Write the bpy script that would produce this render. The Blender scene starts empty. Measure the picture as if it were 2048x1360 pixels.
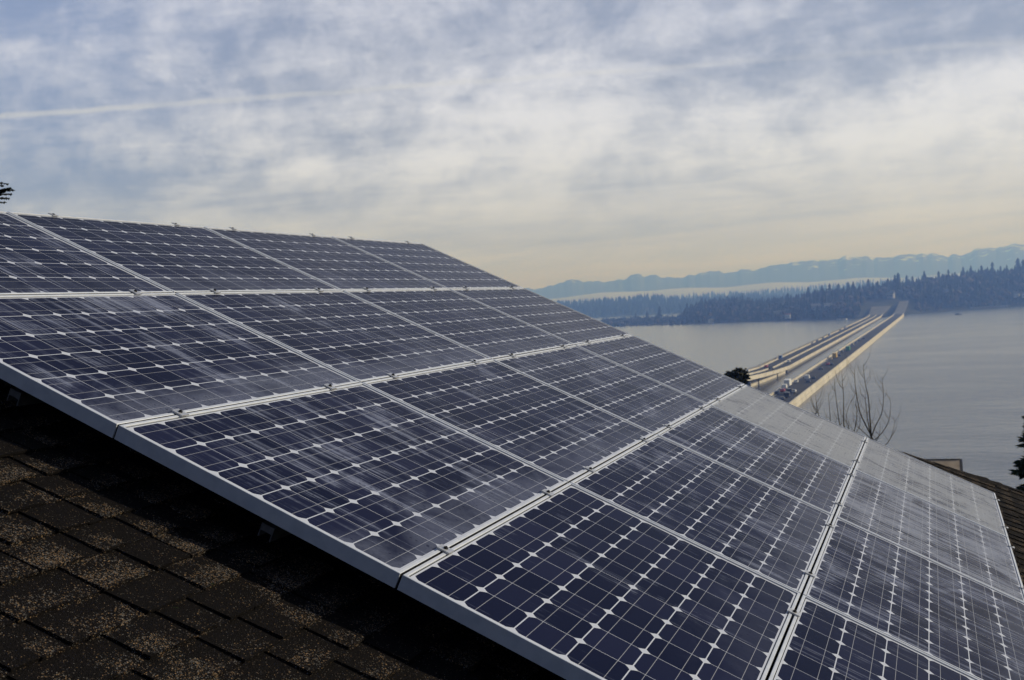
import bpy, math, random
from mathutils import Vector, Matrix
R = math.radians
sc = bpy.context.scene
col = sc.collection

# ---------------------------------------------------------------- camera
FPX = 2437.11                       # focal length in pixels of a 2048 px wide picture
RIGHT = Vector((0.944205, 0.324581, -0.055890))
DOWN = Vector((-0.043596, -0.045032, -0.998034))
FWD = Vector((-0.326459, 0.944785, -0.028369))
EYE = Vector((4.118144, -3.049009, -0.578770))
cam_d = bpy.data.cameras.new('camera')
cam = bpy.data.objects.new('camera', cam_d)
col.objects.link(cam)
cam.matrix_world = Matrix(((RIGHT.x, -DOWN.x, -FWD.x, EYE.x), (RIGHT.y, -DOWN.y, -FWD.y, EYE.y),
                           (RIGHT.z, -DOWN.z, -FWD.z, EYE.z), (0, 0, 0, 1)))
cam_d.sensor_width = 36
cam_d.lens = FPX / 2048 * 36
cam_d.clip_start = 0.05
cam_d.clip_end = 60000
cam_d.dof.use_dof = True
cam_d.dof.focus_distance = 4.2
cam_d.dof.aperture_fstop = 9
sc.camera = cam

# ---------------------------------------------------------------- light, sky, exposure
SUN_DIR = Vector((0.75, 0.47, 0.36)).normalized()      # towards the sun
SUN_EL = math.asin(SUN_DIR.z)
SUN_AZ = math.atan2(SUN_DIR.x, SUN_DIR.y)
sun_d = bpy.data.lights.new('sun', 'SUN')
sun_d.energy = 3.4
sun_d.angle = R(1.5)
sun_d.color = (1.0, 0.92, 0.80)
sun = bpy.data.objects.new('sun', sun_d)
col.objects.link(sun)
sun.rotation_euler = (-SUN_DIR).to_track_quat('-Z', 'Y').to_euler()

sc.view_settings.view_transform = 'Standard'
sc.view_settings.look = 'None'
sc.view_settings.exposure = 0.15
sc.view_settings.gamma = 1
sc.view_settings.use_curve_mapping = False
sc.cycles.max_bounces = 6
sc.cycles.volume_bounces = 0
sc.cycles.transparent_max_bounces = 8
sc.cycles.use_denoising = True
sc.cycles.sample_clamp_indirect = 4


class NG:
    """Small helper that writes node trees as expressions."""
    def __init__(s, tree):
        s.t = tree
        s.n = tree.nodes
        s.l = tree.links

    def new(s, kind, **kw):
        nd = s.n.new(kind)
        for k, v in kw.items():
            setattr(nd, k, v)
        return nd

    def put(s, sock, v):
        if isinstance(v, bpy.types.NodeSocket):
            s.l.new(v, sock)
        elif v is not None:
            if hasattr(sock, 'default_value') and not isinstance(v, (int, float)) and len(v) == 3 and sock.type == 'RGBA':
                v = (*v, 1)
            sock.default_value = v

    def m(s, op, a, b=None, c=None, clamp=False):
        nd = s.new('ShaderNodeMath', operation=op, use_clamp=clamp)
        for i, v in enumerate((a, b, c)):
            if v is not None:
                s.put(nd.inputs[i], v)
        return nd.outputs[0]

    def mix(s, f, a, b):
        nd = s.new('ShaderNodeMix', data_type='RGBA')
        s.put(nd.inputs[0], f)
        s.put(nd.inputs[6], a)
        s.put(nd.inputs[7], b)
        return nd.outputs[2]

    def mixf(s, f, a, b):
        nd = s.new('ShaderNodeMix', data_type='FLOAT')
        s.put(nd.inputs[0], f)
        s.put(nd.inputs[2], a)
        s.put(nd.inputs[3], b)
        return nd.outputs[0]

    def ramp(s, v, a, b, c=0.0, d=1.0, smooth=True):
        nd = s.new('ShaderNodeMapRange', interpolation_type='SMOOTHSTEP' if smooth else 'LINEAR')
        for i, q in enumerate((v, a, b, c, d)):
            s.put(nd.inputs[i], q)
        return nd.outputs[0]

    def noise(s, vec, scale, detail=4, rough=0.55, dist=0.0, out=0):
        nd = s.new('ShaderNodeTexNoise')
        s.put(nd.inputs['Vector'], vec)
        nd.inputs['Scale'].default_value = scale
        nd.inputs['Detail'].default_value = detail
        nd.inputs['Roughness'].default_value = rough
        nd.inputs['Distortion'].default_value = dist
        return nd.outputs[out]

    def voro(s, vec, scale, feature='F1'):
        nd = s.new('ShaderNodeTexVoronoi', feature=feature)
        s.put(nd.inputs['Vector'], vec)
        nd.inputs['Scale'].default_value = scale
        return nd

    def xyz(s, x, y, z):
        nd = s.new('ShaderNodeCombineXYZ')
        for i, v in enumerate((x, y, z)):
            s.put(nd.inputs[i], v)
        return nd.outputs[0]

    def sep(s, v):
        nd = s.new('ShaderNodeSeparateXYZ')
        s.put(nd.inputs[0], v)
        return nd.outputs

    def v(s, op, a, b=None):
        nd = s.new('ShaderNodeVectorMath', operation=op)
        s.put(nd.inputs[0], a)
        if b is not None:
            s.put(nd.inputs[1], b)
        return nd.outputs['Value'] if op in ('DOT_PRODUCT', 'LENGTH') else nd.outputs[0]

    def bump(s, h, strength=0.3, dist=0.01):
        nd = s.new('ShaderNodeBump')
        s.put(nd.inputs['Height'], h)
        nd.inputs['Strength'].default_value = strength
        nd.inputs['Distance'].default_value = dist
        return nd.outputs[0]


def ray(px, py):
    return (FWD + RIGHT * ((px - 1024) / FPX) + DOWN * ((py - 680) / FPX))


def world():
    w = bpy.data.worlds.new('World')
    sc.world = w
    w.use_nodes = True
    g = NG(w.node_tree)
    g.n.clear()
    out = g.new('ShaderNodeOutputWorld')
    bg = g.new('ShaderNodeBackground')
    g.l.new(bg.outputs[0], out.inputs[0])
    sky = g.new('ShaderNodeTexSky', sky_type='NISHITA')
    sky.sun_disc = False
    sky.sun_elevation = SUN_EL
    sky.sun_rotation = SUN_AZ
    sky.altitude = 60
    sky.dust_density = 2.0
    d = g.v('NORMALIZE', g.new('ShaderNodeTexCoord').outputs['Generated'])
    x, y, z = g.sep(d)
    zc = g.m('MAXIMUM', z, 0.0)
    k = g.m('DIVIDE', 1.0, g.m('ADD', zc, 0.10))
    px, py = g.m('MULTIPLY', x, k), g.m('MULTIPLY', y, k)
    p = g.xyz(px, py, 0.0)
    # rotated, stretched sheet coordinates: high thin layer cloud in long bands
    a = g.m('ADD', g.m('MULTIPLY', px, 0.94), g.m('MULTIPLY', py, 0.34))
    b = g.m('SUBTRACT', g.m('MULTIPLY', py, 0.94), g.m('MULTIPLY', px, 0.34))
    band = g.xyz(g.m('MULTIPLY', a, 0.45), b, 3.7)
    n1 = g.noise(band, 1.1, 5, 0.55, 0.6)
    n2 = g.noise(g.xyz(g.m('MULTIPLY', a, 0.6), b, 9.1), 3.0, 6, 0.62, 0.9)
    n3 = g.noise(g.v('MULTIPLY', g.v('ADD', d, (3.1, 1.7, 0.4)), (1.0, 1.0, 1.9)), 8.0, 9, 0.66, 0.5)
    n4 = g.noise(g.v('ADD', d, (0.3, 5.2, 2.4)), 3.2, 4, 0.5, 0.2)
    n = g.m('ADD', g.m('MULTIPLY', n1, 0.22), g.m('MULTIPLY', n2, 0.20))
    n = g.m('ADD', n, g.m('MULTIPLY', g.m('ADD', g.m('MULTIPLY', g.m('SUBTRACT', n3, 0.5), 1.35), 0.5), 0.36))
    n = g.m('ADD', n, g.m('MULTIPLY', n4, 0.22))
    # broad veil: brightest low and in the middle, thinner high up and to the left
    az = g.m('DIVIDE', x, g.m('MAXIMUM', y, 0.05))
    leftness = g.ramp(az, -0.42, -0.85)
    high = g.ramp(z, 0.11, 0.25)
    mid = g.m('MULTIPLY', g.ramp(z, 0.05, 0.12), g.ramp(z, 0.22, 0.15))
    corner = g.m('MULTIPLY', g.ramp(az, -0.2, 0.0), g.ramp(z, 0.135, 0.20))
    t = g.m('SUBTRACT', n, g.m('MULTIPLY', high, 0.075))
    t = g.m('SUBTRACT', t, g.m('MULTIPLY', g.m('MULTIPLY', leftness, mid), 0.10))
    t = g.m('ADD', t, g.m('MULTIPLY', g.m('MULTIPLY', mid, g.ramp(az, -0.6, -0.3)), 0.04))
    t = g.m('SUBTRACT', t, g.m('MULTIPLY', corner, 0.08))
    glow = g.m('MULTIPLY', g.ramp(g.m('ABSOLUTE', g.m('ADD', az, 0.26)), 0.38, 0.0), g.ramp(g.m('ABSOLUTE', g.m('SUBTRACT', z, 0.165)), 0.11, 0.0))
    t = g.m('ADD', t, g.m('MULTIPLY', glow, 0.05))
    dusk = g.m('MULTIPLY', g.ramp(g.m('ABSOLUTE', g.m('ADD', az, 0.075)), 0.20, 0.02), g.ramp(g.m('ABSOLUTE', g.m('SUBTRACT', z, 0.162)), 0.055, 0.0))
    t = g.m('SUBTRACT', t, g.m('MULTIPLY', dusk, 0.13))
    n6 = g.noise(g.xyz(g.m('MULTIPLY', az, 3.2), g.m('SUBTRACT', g.m('MULTIPLY', z, 27.0), g.m('MULTIPLY', az, 1.6)), 6.6), 1.0, 6, 0.6, 0.5)
    t = g.m('ADD', t, g.m('MULTIPLY', g.m('SUBTRACT', n6, 0.5), 0.26))
    puffs = g.m('MULTIPLY', g.ramp(g.m('ABSOLUTE', g.m('SUBTRACT', az, 0.03)), 0.16, 0.0), g.ramp(g.m('ABSOLUTE', g.m('SUBTRACT', z, 0.152)), 0.035, 0.0))
    t = g.m('ADD', t, g.m('MULTIPLY', puffs, 0.09))
    n5 = g.noise(g.v('ADD', d, (1.3, 0.2, 4.4)), 30.0, 5, 0.6, 0.2)
    t = g.m('ADD', t, g.m('MULTIPLY', g.m('MULTIPLY', g.m('SUBTRACT', n5, 0.5), 0.34), g.ramp(z, 0.05, 0.12)))
    f = g.ramp(t, 0.29, 0.67)
    thin = g.mix(leftness, (2.75, 3.2, 4.7), (2.4, 3.1, 5.3))
    thick = (7.35, 7.55, 9.1)
    c = g.mix(f, thin, thick)
    # lower sky: warm thin stratus with faint grey bars
    low = g.ramp(z, 0.125, 0.02)
    bars = g.noise(g.xyz(g.m('MULTIPLY', az, 2.2), g.m('SUBTRACT', g.m('MULTIPLY', z, 40.0), g.m('MULTIPLY', az, 1.8)), 1.3), 1.5, 6, 0.6, 0.6)
    warm = g.mix(g.ramp(bars, 0.36, 0.62), (4.5, 4.8, 6.5), (5.6, 5.7, 7.2))
    c = g.mix(g.m('MULTIPLY', low, 0.9), c, warm)
    c = g.mix(0.10, c, sky.outputs[0])
    # old contrail: a thin trail along one great circle
    n_c = ray(0, 233).normalized().cross(ray(1400, 130).normalized()).normalized()
    dist = g.v('DOT_PRODUCT', d, tuple(n_c))
    wob = g.noise(d, 26.0, 4, 0.6)
    dist = g.m('ADD', dist, g.m('MULTIPLY', g.m('SUBTRACT', wob, 0.5), 0.004))
    trail = g.ramp(g.m('ABSOLUTE', dist), 0.0036, 0.0002)
    trail = g.m('MULTIPLY', trail, g.ramp(az, 0.12, -0.80, 0.12, 0.46))
    trail = g.m('MULTIPLY', trail, g.ramp(g.noise(d, 14.0, 3), 0.25, 0.55, 0.5, 1.0))
    trail = g.m('MULTIPLY', trail, g.ramp(y, 0.2, 0.4))
    c = g.mix(trail, c, (6.5, 6.6, 7.0))
    # the sky overhead and behind, out of the picture, is a duller overcast
    dull = g.ramp(z, 0.25, 0.55)
    c = g.mix(g.m('MULTIPLY', dull, 0.85), c, (1.7, 2.1, 3.1))
    c = g.mix(g.m('MULTIPLY', g.ramp(y, 0.25, -0.2), 0.92), c, (0.75, 1.0, 1.7))
    below = g.ramp(z, 0.0, -0.03)
    c = g.mix(below, c, (2.2, 2.4, 2.7))
    g.put(bg.inputs[0], c)
    bg.inputs[1].default_value = 0.1


world()

# ---------------------------------------------------------------- helpers
rnd = random.Random(11)


class MB:
    """Collects vertices and faces of ONE mesh object."""
    def __init__(s):
        s.v, s.f, s.mi, s.tone = [], [], [], []

    def face(s, idx, mi=0, tone=0.0):
        s.f.append(idx)
        s.mi.append(mi)
        s.tone.append(tone)

    def poly(s, pts, mi=0, tone=0.0):
        b = len(s.v)
        s.v.extend([tuple(p) for p in pts])
        s.face(tuple(range(b, b + len(pts))), mi, tone)

    def hexa(s, p, mi=0, tone=0.0, skip=()):
        """p: 8 points, 0-3 bottom ring (ccw from above), 4-7 top ring"""
        b = len(s.v)
        s.v.extend([tuple(q) for q in p])
        for k, q in enumerate(((3, 2, 1, 0), (4, 5, 6, 7), (0, 1, 5, 4), (1, 2, 6, 5), (2, 3, 7, 6), (3, 0, 4, 7))):
            if k not in skip:
                s.face(tuple(b + i for i in q), mi, tone)

    def box(s, c, d, M=None, mi=0, tone=0.0):
        x, y, z = d[0] / 2, d[1] / 2, d[2] / 2
        pts = [Vector((c[0] + i * x, c[1] + j * y, c[2] + k * z)) for k in (-1, 1)
               for i, j in ((-1, -1), (1, -1), (1, 1), (-1, 1))]
        if M:
            pts = [M @ q for q in pts]
        s.hexa(pts, mi, tone)

    def tube(s, pts, radii, n=6, mi=0, cap=True):
        pts = [Vector(p) for p in pts]
        base = len(s.v)
        for i, p in enumerate(pts):
            t = (pts[min(i + 1, len(pts) - 1)] - pts[max(i - 1, 0)])
            t = t.normalized() if t.length > 1e-9 else Vector((0, 0, 1))
            a = t.cross(Vector((0.31, 0.17, 0.93)))
            if a.length < 0.05:
                a = t.cross(Vector((1, 0, 0)))
            a.normalize()
            b = t.cross(a)
            for k in range(n):
                w = 2 * math.pi * k / n
                s.v.append(tuple(p + (a * math.cos(w) + b * math.sin(w)) * radii[i]))
        for i in range(len(pts) - 1):
            for k in range(n):
                o = base + i * n
                s.face((o + k, o + (k + 1) % n, o + n + (k + 1) % n, o + n + k), mi)
        if cap:
            s.face(tuple(base + k for k in reversed(range(n))), mi)
            o = base + (len(pts) - 1) * n
            s.face(tuple(o + k for k in range(n)), mi)

    def build(s, name, mats, parent=None, smooth=False, tone=False):
        me = bpy.data.meshes.new(name)
        me.from_pydata(s.v, [], s.f)
        for m_ in (mats if isinstance(mats, (list, tuple)) else [mats]):
            me.materials.append(m_)
        me.polygons.foreach_set('material_index', s.mi)
        if smooth:
            me.polygons.foreach_set('use_smooth', [True] * len(s.f))
        if tone:
            at = me.attributes.new('tone', 'FLOAT', 'FACE')
            at.data.foreach_set('value', s.tone)
        me.update()
        o = bpy.data.objects.new(name, me)
        col.objects.link(o)
        if parent:
            o.parent = parent
        return o


def tag(o, label=None, cat=None, group=None, kind=None):
    for k, v in (('label', label), ('category', cat), ('group', group), ('kind', kind)):
        if v:
            o[k] = v
    return o


def empty(name, M):
    o = bpy.data.objects.new(name, None)
    o.empty_display_size = 0.2
    col.objects.link(o)
    o.matrix_world = M if isinstance(M, Matrix) else Matrix.Translation(M)
    return o


def copy_tree(o, parent=None):
    c = o.copy()
    col.objects.link(c)
    c.parent = parent
    for ch in [q for q in bpy.data.objects if q.parent == o]:
        copy_tree(ch, c)
    return c


def mat(name, base, rough=0.6, metal=0.0, spec=0.5):
    m_ = bpy.data.materials.new(name)
    m_.use_nodes = True
    b = m_.node_tree.nodes['Principled BSDF']
    b.inputs['Base Color'].default_value = (*base, 1)
    b.inputs['Roughness'].default_value = rough
    b.inputs['Metallic'].default_value = metal
    b.inputs['Specular IOR Level'].default_value = spec
    return m_, NG(m_.node_tree), b


def mottled(name, a, b_, scale, rough=0.75, metal=0.0, spec=0.4, detail=5, lo=0.35, hi=0.65, bump=0.0, coord='Object'):
    m_, g, b = mat(name, a, rough, metal, spec)
    co = g.new('ShaderNodeTexCoord').outputs[coord]
    n = g.noise(co, scale, detail)
    g.put(b.inputs['Base Color'], g.mix(g.ramp(n, lo, hi), a, b_))
    if bump:
        g.put(b.inputs['Normal'], g.bump(n, bump, 0.02))
    return m_


# ---------------------------------------------------------------- roof frame of reference
S = 0.159                                   # one cell pitch
PA, PB = 6.29 * S, 10.4 * S                 # panel pitch down the slope / along the ridge
AX, BX, NX = Vector((0.900751, 0, -0.434335)), Vector((0, 1, 0)), Vector((0.434335, 0, 0.900751))
ROOF = Matrix(((AX.x, 0, NX.x, 0), (AX.y, 1, NX.y, 0), (AX.z, 0, NX.z, 0), (0, 0, 0, 1)))
RN = -0.172                                 # shingle surface below the top of the panels
LAKE = EYE.z - 48.0


def on_plane(px, py, z):
    r = ray(px, py)
    return EYE + r * ((z - EYE.z) / r.z)


def at_y(px, py, y):
    r = ray(px, py)
    return EYE + r * ((y - EYE.y) / r.y)


# ---------------------------------------------------------------- materials
def shingle_material():
    m_, g, b = mat('asphalt_shingle', (0.03, 0.027, 0.025), 0.95, 0, 0.06)
    co = g.new('ShaderNodeTexCoord').outputs['Object']
    at = g.new('ShaderNodeAttribute', attribute_name='tone').outputs['Fac']
    blot = g.noise(co, 13.0, 5, 0.62)
    v1 = g.voro(co, 330.0)
    gr = g.sep(v1.outputs['Color'])
    # colour blend of the granules: charcoal, brown, grey and a few tan ones
    dark = g.mix(gr[0], (0.0028, 0.0025, 0.0027), (0.010, 0.0085, 0.0078))
    warm = g.mix(gr[1], (0.026, 0.018, 0.012), (0.28, 0.18, 0.092))
    grey = g.mix(gr[1], (0.020, 0.021, 0.022), (0.16, 0.15, 0.135))
    light = g.mix(g.ramp(gr[0], 0.45, 0.7), grey, warm)
    # shadow line painted as a darker granule band along each course's upper part
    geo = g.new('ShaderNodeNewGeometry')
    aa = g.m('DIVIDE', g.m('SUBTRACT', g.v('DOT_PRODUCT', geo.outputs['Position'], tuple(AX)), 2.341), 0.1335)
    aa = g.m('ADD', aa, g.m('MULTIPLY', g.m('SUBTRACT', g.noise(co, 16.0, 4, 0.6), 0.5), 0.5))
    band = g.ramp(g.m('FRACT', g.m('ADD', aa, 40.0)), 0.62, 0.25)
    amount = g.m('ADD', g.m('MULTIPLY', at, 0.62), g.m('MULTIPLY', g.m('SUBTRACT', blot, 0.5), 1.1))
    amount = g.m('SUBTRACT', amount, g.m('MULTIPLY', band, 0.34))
    thr = g.m('SUBTRACT', 1.0, g.m('MULTIPLY', amount, 0.62))
    v2 = g.voro(g.v('ADD', co, (3.3, 1.1, 0.7)), 360.0)
    g2 = g.sep(v2.outputs['Color'])
    sparse = g.m('MULTIPLY', g.m('GREATER_THAN', g2[0], 0.955), g.ramp(v2.outputs['Distance'], 0.6, 0.35))
    pick = g.m('MAXIMUM', g.ramp(g.m('SUBTRACT', gr[2], thr), 0.0, 0.06), sparse)
    c = g.mix(pick, dark, light)
    moss = g.m('MULTIPLY', g.ramp(g.noise(co, 14.0, 4), 0.71, 0.75), g.ramp(g.noise(co, 130.0, 3), 0.45, 0.6))
    c = g.mix(moss, c, (0.05, 0.085, 0.022))
    g.put(b.inputs['Base Color'], c)
    h = g.m('ADD', v1.outputs['Distance'], g.m('MULTIPLY', g.noise(co, 60, 4), 0.8))
    g.put(b.inputs['Normal'], g.bump(h, 0.8, 0.003))
    return m_


def cell_material():
    m_, g, b = mat('solar_cells_under_glass', (0.01, 0.011, 0.022), 0.12, 0, 0.2)
    co = g.new('ShaderNodeTexCoord').outputs['Object']
    x, y, z = g.sep(co)
    u = g.m('DIVIDE', g.m('SUBTRACT', x, (PA - 6 * S) / 2), S)
    v = g.m('DIVIDE', g.m('SUBTRACT', y, (PB - 10 * S) / 2), S)
    fu = g.m('SUBTRACT', g.m('FRACT', u), 0.5)
    fv = g.m('SUBTRACT', g.m('FRACT', v), 0.5)
    au, av = g.m('ABSOLUTE', fu), g.m('ABSOLUTE', fv)
    ins = g.m('MULTIPLY', g.m('LESS_THAN', au, 0.4880), g.m('LESS_THAN', av, 0.4935))
    rad = g.m('SQRT', g.m('ADD', g.m('MULTIPLY', au, au), g.m('MULTIPLY', av, av)))
    ins = g.m('MULTIPLY', ins, g.m('LESS_THAN', rad, 0.619))
    for q, hi in ((u, 6.0), (v, 10.0)):
        ins = g.m('MULTIPLY', ins, g.m('GREATER_THAN', q, 0.0))
        ins = g.m('MULTIPLY', ins, g.m('LESS_THAN', q, hi))
    bus = g.m('LESS_THAN', g.m('ABSOLUTE', g.m('SUBTRACT', au, 0.235)), 0.0052)
    # each cell has its own slightly different blue-black
    cid = g.xyz(g.m('FLOOR', u), g.m('FLOOR', v), g.new('ShaderNodeObjectInfo').outputs['Random'])
    wn = g.new('ShaderNodeTexWhiteNoise')
    g.put(wn.inputs['Vector'], cid)
    cc = g.mix(wn.outputs['Value'], (0.0048, 0.0072, 0.0260), (0.0120, 0.0150, 0.043))
    c = g.mix(ins, (0.50, 0.53, 0.60), g.mix(bus, cc, (0.30, 0.31, 0.34)))
    ex = g.m('MINIMUM', g.m('SUBTRACT', x, 0.0157), g.m('SUBTRACT', PA - 0.0157, x))
    ey = g.m('MINIMUM', g.m('SUBTRACT', y, 0.0158), g.m('SUBTRACT', PB - 0.0158, y))
    c = g.mix(g.m('LESS_THAN', g.m('MINIMUM', ex, ey), 0.0030), c, (0.018, 0.019, 0.021))
    # --- dew and dried run marks on the glass (they follow the slope, +x)
    info = g.new('ShaderNodeObjectInfo')
    lev, drop, off = g.sep(info.outputs['Color'])[0], g.sep(info.outputs['Color'])[1], g.m('MULTIPLY', info.outputs['Random'], 57.0)
    runs = g.noise(g.xyz(g.m('MULTIPLY', x, 0.75), g.m('MULTIPLY', y, 34.0), off), 1.0, 5, 0.66, 0.25)
    fine = g.noise(g.xyz(g.m('MULTIPLY', x, 2.0), g.m('MULTIPLY', y, 130.0), off), 1.0, 3, 0.6, 0.1)
    patch = g.noise(g.xyz(g.m('MULTIPLY', x, 3.0), g.m('MULTIPLY', y, 2.6), off), 1.0, 5, 0.62, 0.9)
    speck = g.noise(g.xyz(x, y, off), 110.0, 3, 0.6)
    t = g.m('ADD', g.m('MULTIPLY', runs, 0.52), g.m('MULTIPLY', fine, 0.18))
    t = g.m('ADD', t, g.m('MULTIPLY', patch, 0.42))
    t = g.m('ADD', g.m('MULTIPLY', g.m('SUBTRACT', t, 0.56), 1.6), 0.56)
    t = g.m('ADD', t, g.m('MULTIPLY', g.m('SUBTRACT', lev, 0.5), 0.45))
    film = g.ramp(t, 0.555, 0.82)
    # wet lower edge with drops that ran together
    edge = g.ramp(g.m('ADD', x, g.m('MULTIPLY', g.m('SUBTRACT', patch, 0.5), 0.9)), 0.66, 0.98)
    film = g.m('MAXIMUM', film, g.m('MULTIPLY', edge, g.m('MULTIPLY', drop, 0.58)))
    vd = g.voro(g.xyz(g.m('MULTIPLY', x, 0.7), y, off), 75.0)
    holes = g.m('MULTIPLY', g.ramp(vd.outputs['Distance'], 0.34, 0.22), g.m('GREATER_THAN', g.sep(vd.outputs['Color'])[0], 0.80))
    film = g.m('MULTIPLY', film, g.m('SUBTRACT', 1.0, g.m('MULTIPLY', holes, 0.75)))
    film = g.m('MULTIPLY', film, g.ramp(speck, 0.25, 0.6, 0.72, 1.0))
    film = g.m('MAXIMUM', film, 0.0, clamp=True)
    c = g.mix(g.m('MULTIPLY', film, g.ramp(lev, 0.65, 1.05, 0.60, 0.84)), c, g.mix(g.ramp(lev, 0.65, 1.05), (0.30, 0.335, 0.45), (0.335, 0.355, 0.385)))
    g.put(b.inputs['Base Color'], c)
    g.put(b.inputs['Roughness'], g.mixf(film, 0.16, 0.42))
    g.put(b.inputs['Normal'], g.bump(g.m('MULTIPLY', film, speck), 0.12, 0.002))
    b.inputs['IOR'].default_value = 1.30
    g.put(b.inputs['Specular IOR Level'], g.mixf(film, 0.025, 0.06))
    return m_


M = {}
M['cells'] = cell_material()
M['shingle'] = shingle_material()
M['frame'] = mottled('anodised_aluminium', (0.51, 0.545, 0.60), (0.59, 0.62, 0.665), 18, 0.45, 0.15, 0.4)
M['steel'] = mottled('galvanised_steel', (0.45, 0.46, 0.47), (0.58, 0.59, 0.60), 60, 0.45, 0.6, 0.5)
M['rail'] = mottled('weathered_rail', (0.10, 0.10, 0.105), (0.16, 0.16, 0.165), 30, 0.6, 0.3, 0.4)
M['bolt'] = mottled('dark_bolt', (0.02, 0.02, 0.022), (0.05, 0.05, 0.05), 90, 0.5, 0.7, 0.5)
M['concrete'] = mottled('bridge_concrete', (0.43, 0.395, 0.32), (0.55, 0.51, 0.42), 0.08, 0.85, 0, 0.3)
M['asphalt'] = mottled('bridge_asphalt', (0.030, 0.030, 0.033), (0.046, 0.045, 0.046), 0.05, 0.9, 0, 0.2)
M['pale_road'] = mottled('worn_concrete_road', (0.085, 0.083, 0.080), (0.16, 0.152, 0.14), 0.12, 0.9, 0, 0.2)
M['line'] = mat('road_paint', (0.7, 0.7, 0.66), 0.7)[0]
M['pontoon'] = mottled('shaded_wet_concrete', (0.10, 0.095, 0.085), (0.18, 0.17, 0.15), 0.2, 0.7)  # dark colour also carries the shade of overhang and unlit parapet
M['bark'] = mottled('bark', (0.05, 0.040, 0.028), (0.11, 0.085, 0.055), 14, 0.9, 0, 0.2)
M['needles'] = mottled('conifer_needles', (0.010, 0.020, 0.009), (0.028, 0.046, 0.016), 3, 0.8, 0, 0.2)
M['leaves'] = mottled('evergreen_leaves', (0.012, 0.016, 0.008), (0.035, 0.036, 0.016), 2, 0.8, 0, 0.2)
M['far_needles'] = mottled('far_conifers', (0.016, 0.026, 0.016), (0.036, 0.044, 0.024), 0.03, 0.9, 0, 0.1)
M['far_brush'] = mottled('far_bare_woods', (0.045, 0.042, 0.028), (0.17, 0.125, 0.085), 0.03, 0.9, 0, 0.1)
M['hill'] = mottled('wooded_ground', (0.022, 0.028, 0.016), (0.050, 0.048, 0.030), 0.02, 0.95, 0, 0.1)
M['grass'] = mottled('hillside_grass', (0.03, 0.045, 0.018), (0.07, 0.07, 0.035), 0.3, 0.95, 0, 0.1)
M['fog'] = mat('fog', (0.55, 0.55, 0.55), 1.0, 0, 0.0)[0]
M['siding'] = mottled('painted_siding', (0.30, 0.27, 0.22), (0.38, 0.34, 0.28), 2, 0.8)
M['trim'] = mat('dark_trim', (0.03, 0.028, 0.026), 0.7)[0]
M['brown_roof'] = mottled('mossy_brown_roof', (0.32, 0.24, 0.155), (0.48, 0.37, 0.25), 2.2, 0.9, 0, 0.2, 6)
M['glass'] = mat('window_glass', (0.03, 0.035, 0.04), 0.1)[0]


def mountain_material():
    m_, g, b = mat('snow_streaked_rock', (0.09, 0.09, 0.09), 0.95, 0, 0.1)
    geo = g.new('ShaderNodeNewGeometry')
    z = g.sep(geo.outputs['Position'])[2]
    n = g.noise(geo.outputs['Position'], 0.010, 6, 0.65)
    s = g.ramp(g.m('ADD', g.m('MULTIPLY', z, 0.0032), g.m('MULTIPLY', n, 2.0)), 1.66, 1.80)
    g.put(b.inputs['Base Color'], g.mix(s, (0.05, 0.055, 0.06), (0.7, 0.72, 0.75)))
    return m_


def water_material():
    m_, g, b = mat('lake_water', (0.055, 0.065, 0.085), 0.12, 0, 0.5)
    geo = g.new('ShaderNodeNewGeometry')
    P = geo.outputs['Position']
    x, y, z = g.sep(P)
    w1 = g.noise(g.xyz(g.m('MULTIPLY', x, 0.35), g.m('MULTIPLY', y, 0.55), 0), 1.0, 5, 0.65)
    w2 = g.noise(g.xyz(g.m('MULTIPLY', x, 0.05), g.m('MULTIPLY', y, 0.08), 4), 1.0, 4, 0.6)
    slick = g.ramp(g.noise(g.xyz(g.m('MULTIPLY', x, 0.006), g.m('MULTIPLY', y, 0.011), 2), 1.0, 5, 0.6, 0.8), 0.38, 0.66)
    lee = g.ramp(g.m('SUBTRACT', x, g.m('SUBTRACT', g.m('MULTIPLY', y, 0.0107), 104.0)), 2.0, -14.0)
    w3 = g.noise(g.xyz(g.m('MULTIPLY', x, 0.14), g.m('MULTIPLY', y, 0.20), 7), 1.0, 3, 0.6)
    h = g.m('ADD', g.m('ADD', w1, g.m('MULTIPLY', w2, 2.0)), g.m('MULTIPLY', w3, 2.6))
    bp = g.new('ShaderNodeBump')
    g.put(bp.inputs['Height'], h)
    bp.inputs['Distance'].default_value = 0.5
    g.put(bp.inputs['Strength'], g.mixf(lee, g.mixf(slick, 0.36, 0.21), 0.15))
    g.put(b.inputs['Normal'], bp.outputs[0])
    g.put(b.inputs['Roughness'], g.mixf(lee, g.mixf(slick, 0.21, 0.17), 0.15))
    b.inputs['IOR'].default_value = 1.33
    return m_


M['mountain'] = mountain_material()
M['water'] = water_material()


# ---------------------------------------------------------------- the house whose roof carries the array
EDGE = [(-0.36, 6.95), (3.6, 7.25), (4.40, 7.93), (5.44, 8.76), (7.6, 10.5)]     # far (hip) edge of this roof plane, (A, B)
A0, A1, B0 = -0.36, 7.6, -6.5


def edge_b(a):
    for (a0, b0), (a1, b1) in zip(EDGE, EDGE[1:]):
        if a <= a1:
            return b0 + (b1 - b0) * (a - a0) / (a1 - a0)
    return EDGE[-1][1]


def P3(a, b, n):
    return ROOF @ Vector((a, b, n))


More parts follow.
